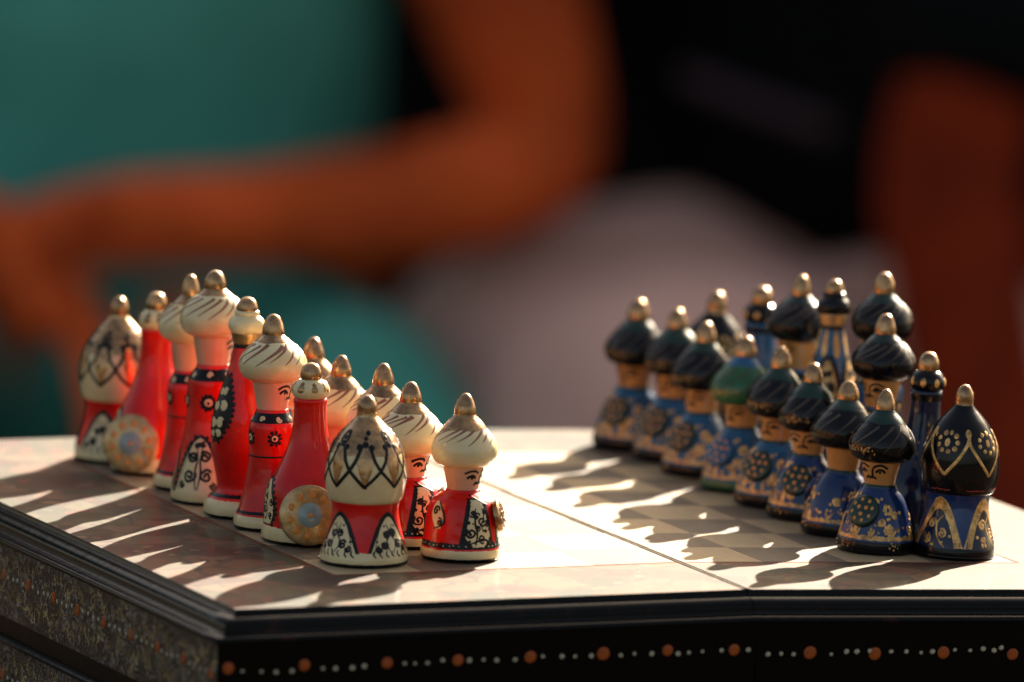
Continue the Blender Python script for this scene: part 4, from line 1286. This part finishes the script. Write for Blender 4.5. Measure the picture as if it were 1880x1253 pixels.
# first person: teal shirt and trousers, forearm lying across the lap
def person_teal():
    p1 = empty('person', B((-0.26, 0.25, 0)))
    tag(p1, 'blurred seated person in teal shirt with bare forearm across the lap', 'person')
    pelvis = ('pelvis', (-0.26, 0.28, 0.54), (0.13, 0.11))
    belly = ('belly', (-0.25, 0.26, 0.68), (0.150, 0.10))
    chest = ('chest', (-0.25, 0.20, 0.86), (0.165, 0.10))
    collar = ('collar', (-0.26, 0.14, 0.98), (0.08, 0.07))
    neck = ('neck', (-0.26, 0.10, 1.06), 0.052)
    chin = ('chin', (-0.26, 0.06, 1.13), (0.062, 0.07))
    skull = ('skull', (-0.26, 0.05, 1.21), (0.072, 0.085))
    crown = ('crown', (-0.26, 0.06, 1.29), (0.045, 0.05))
    sh_r = ('shoulder_r', (-0.085, 0.09, 0.95), 0.060)
    up_r = ('upper_r', (-0.035, 0.085, 0.84), 0.054)
    el_r = ('elbow_r', (0.020, 0.09, 0.690), 0.042)
    fo_r = ('fore_r', (-0.05, 0.02, 0.674), 0.037)
    mf_r = ('midfore_r', (-0.15, -0.05, 0.668), 0.030)
    wr_r = ('wrist_r', (-0.215, -0.09, 0.670), 0.027)
    pa_r = ('palm_r', (-0.272, -0.10, 0.665), (0.044, 0.024))
    sh_l = ('shoulder_l', (-0.435, 0.09, 0.95), 0.060)
    el_l = ('elbow_l', (-0.53, 0.10, 0.70), 0.044)
    mf_l = ('midfore_l', (-0.47, -0.02, 0.655), 0.038)
    wr_l = ('wrist_l', (-0.35, -0.08, 0.668), 0.030)
    pa_l = ('palm_l', (-0.262, -0.108, 0.648), (0.046, 0.024))
    hip_r, kn_r, an_r, toe_r = ('hip_r', (-0.17, 0.22, 0.53), 0.085), ('knee_r', (-0.075, -0.17, 0.545), 0.060), ('ankle_r', (-0.11, -0.16, 0.09), 0.038), ('toe_r', (-0.10, -0.32, 0.035), 0.035)
    hip_l, kn_l, an_l, toe_l = ('hip_l', (-0.35, 0.22, 0.53), 0.085), ('knee_l', (-0.43, -0.17, 0.545), 0.060), ('ankle_l', (-0.42, -0.16, 0.09), 0.038), ('toe_l', (-0.43, -0.32, 0.035), 0.035)
    body = [[pelvis, belly, chest, collar, neck, chin, skull, crown],
            [chest, sh_r, up_r, el_r, fo_r, mf_r, wr_r, pa_r], [chest, sh_l, el_l, mf_l, wr_l, pa_l],
            [pelvis, hip_r, kn_r, an_r, toe_r], [pelvis, hip_l, kn_l, an_l, toe_l]]
    body += fingers((-0.297, -0.103, 0.648), (-0.8, -0.05, -0.35), (0.2, -0.95, 0.1), (0.3, 0, -0.9), 'r', pa_r)
    body += fingers((-0.240, -0.12, 0.628), (0.55, -0.1, -0.65), (-0.2, -0.95, 0.1), (-0.3, 0, -0.9), 'l', pa_l)
    b = skin_mesh('body', body, 'pelvis', M['skin'])
    g = lambda j, d: (j[0], j[1], tuple(x + d for x in j[2]) if isinstance(j[2], tuple) else j[2] + d)
    s = 0.022
    shirt = skin_mesh('shirt', [[('hem', (-0.25, 0.26, 0.555), (0.178, 0.135)), g(belly, s + .012), g(chest, s), ('yoke', (-0.26, 0.145, 0.975), (0.085, 0.075))],
                                [g(chest, s), g(sh_r, 0.016), ('cuff_r', (-0.062, 0.088, 0.895), 0.068)], [g(chest, s), g(sh_l, 0.016), ('cuff_l', (-0.475, 0.095, 0.85), 0.066)]], 'hem', M['teal_cloth'])
    trousers = skin_mesh('trousers', [[('waist', (-0.26, 0.28, 0.60), (0.15, 0.125)), g(pelvis, 0.02)], [g(pelvis, 0.02), g(hip_r, 0.012), ('mid_r', (-0.105, 0.0, 0.545), 0.086), g(kn_r, 0.016), ('shin_r', (-0.11, -0.165, 0.15), 0.062)],
                                      [g(pelvis, 0.02), g(hip_l, 0.012), ('mid_l', (-0.40, 0.0, 0.545), 0.084), g(kn_l, 0.016), ('shin_l', (-0.42, -0.165, 0.15), 0.062)]], 'pelvis', M['teal_trouser'])
    hair = skin_mesh('hair', [[('nape', (-0.26, 0.125, 1.13), (0.06, 0.03)), ('back', (-0.26, 0.105, 1.22), (0.08, 0.045)), ('top', (-0.26, 0.07, 1.30), (0.07, 0.06)), ('fringe', (-0.26, -0.005, 1.29), (0.055, 0.02))]], 'back', M['hair'])
    return p1, (b, shirt, trousers, hair)

def person_black():
    p2 = empty('person', B((0.24, 0.30, 0)))
    tag(p2, 'blurred seated person in black top and mauve grey trousers, bare arm hanging', 'person')
    pelvis = ('pelvis', (0.26, 0.28, 0.58), (0.13, 0.11))
    belly = ('belly', (0.235, 0.30, 0.72), (0.125, 0.10))
    chest = ('chest', (0.215, 0.30, 0.90), (0.145, 0.105))
    collar = ('collar', (0.20, 0.29, 1.02), (0.08, 0.07))
    neck = ('neck', (0.195, 0.28, 1.09), 0.052)
    chin = ('chin', (0.175, 0.26, 1.16), (0.062, 0.07))
    skull = ('skull', (0.175, 0.26, 1.24), (0.072, 0.085))
    crown = ('crown', (0.18, 0.27, 1.32), (0.045, 0.05))
    sh_r = ('shoulder_r', (0.335, 0.15, 0.97), 0.060)
    up_r = ('upper_r', (0.272, 0.07, 0.83), 0.050)
    el_r = ('elbow_r', (0.232, 0.0, 0.70), 0.043)
    fo_r = ('fore_r', (0.254, -0.06, 0.61), 0.042)
    mf_r = ('midfore_r', (0.268, -0.13, 0.53), 0.038)
    wr_r = ('wrist_r', (0.262, -0.20, 0.46), 0.029)
    pa_r = ('palm_r', (0.255, -0.24, 0.40), (0.040, 0.018))
    sh_l = ('shoulder_l', (0.06, 0.40, 0.97), 0.058)
    el_l = ('elbow_l', (0.21, 0.53, 0.75), 0.044)
    wr_l = ('wrist_l', (0.28, 0.50, 0.62), 0.028)
    pa_l = ('palm_l', (0.31, 0.49, 0.57), (0.038, 0.018))
    hip_r, mid_r, kn_r, an_r, toe_r = ('hip_r', (0.27, 0.18, 0.545), 0.080), ('mid_r', (0.15, 0.03, 0.570), 0.074), ('knee_r', (0.040, -0.12, 0.592), 0.062), ('ankle_r', (0.03, -0.10, 0.09), 0.038), ('toe_r', (-0.04, -0.24, 0.035), 0.035)
    hip_l, kn_l, an_l, toe_l = ('hip_l', (0.20, 0.36, 0.58), 0.082), ('knee_l', (-0.022, 0.08, 0.585), 0.064), ('ankle_l', (-0.01, 0.10, 0.09), 0.038), ('toe_l', (-0.09, -0.02, 0.035), 0.035)
    body = [[pelvis, belly, chest, collar, neck, chin, skull, crown],
            [chest, sh_r, up_r, el_r, fo_r, mf_r, wr_r, pa_r], [chest, sh_l, el_l, wr_l, pa_l],
            [pelvis, hip_r, mid_r, kn_r, an_r, toe_r], [pelvis, hip_l, kn_l, an_l, toe_l]]
    body += fingers((0.248, -0.265, 0.365), (-0.1, -0.4, -0.9), (-0.95, 0.1, 0), (-0.2, 0.5, -0.6), 'r', pa_r)
    body += fingers((0.335, 0.485, 0.545), (0.7, -0.1, -0.7), (0.0, 1.0, 0.1), (0.3, -0.2, -0.9), 'l', pa_l)
    b = skin_mesh('body', body, 'pelvis', M['dark_skin'])
    g = lambda j, d: (j[0], j[1], tuple(x + d for x in j[2]) if isinstance(j[2], tuple) else j[2] + d)
    s = 0.024
    shirt = skin_mesh('shirt', [[('hem', (0.235, 0.23, 0.60), (0.165, 0.15)), g(belly, s + .022), g(chest, s + .01), ('yoke', (0.20, 0.29, 1.015), (0.085, 0.075))],
                                [g(chest, s + .01), g(sh_r, 0.022), ('mid_sleeve_r', (0.262, 0.055, 0.82), 0.078), ('cuff_r', (0.236, 0.01, 0.728), 0.074)], [g(chest, s + .01), g(sh_l, 0.018), ('cuff_l', (0.14, 0.47, 0.84), 0.064)]], 'hem', M['black_cloth'])
    trousers = skin_mesh('trousers', [[('waist', (0.255, 0.28, 0.62), (0.15, 0.125)), g(pelvis, 0.02)], [g(pelvis, 0.02), g(hip_r, 0.012), g(mid_r, 0.010), g(kn_r, 0.018), ('shin_r', (0.03, -0.11, 0.15), 0.064)],
                                      [g(pelvis, 0.02), g(hip_l, 0.012), g(kn_l, 0.014), ('shin_l', (-0.01, 0.09, 0.15), 0.060)]], 'pelvis', M['mauve_cloth'])
    strap = skin_mesh('strap', [[('s0', (0.085, 0.175, 0.735), 0.007), ('s1', (0.13, 0.150, 0.722), 0.007), ('s2', (0.18, 0.145, 0.708), 0.007)]], 's1', M['strap_cloth'])
    hair = skin_mesh('hair', [[('nape', (0.20, 0.325, 1.16), (0.06, 0.03)), ('back', (0.195, 0.315, 1.25), (0.08, 0.045)), ('top', (0.18, 0.28, 1.33), (0.07, 0.06)), ('fringe', (0.16, 0.205, 1.32), (0.055, 0.02))]], 'back', M['hair'])
    return p2, (b, shirt, trousers, strap, hair)

for root, parts in (person_teal(), person_black()):
    for p in parts:
        p.parent = root
        p.location = -root.location

# bench they sit on and a dark wall added behind them to block the low sky
ang = math.atan2(BX.y, BX.x)
bench = empty('bench', B((0, 0.36, 0)), (0, 0, ang))
tag(bench, 'dark wooden bench under the two seated people', 'bench')
for k in range(4):
    box('seat_plank', (-0.75, -0.20 + 0.1 * k, 0.40), (0.75, -0.108 + 0.1 * k, 0.43), M['wood'], bench, 0.004)
for sx in (-1, 1):
    for sy in (-1, 1):
        box('leg', (sx * 0.66 - 0.03, sy * 0.15 - 0.03, 0), (sx * 0.66 + 0.03, sy * 0.15 + 0.03, 0.40), M['wood'], bench, 0.004)
wall = empty('added_backdrop_wall', B((0, 0.95, 0)), (0, 0, ang))
tag(wall, 'dark backdrop wall added behind the two blurred people to block the low sky', 'wall')
box('backdrop_face', (-3.2, 0, 0), (3.2, 0.15, 2.35), M['wall'], wall, 0.01)
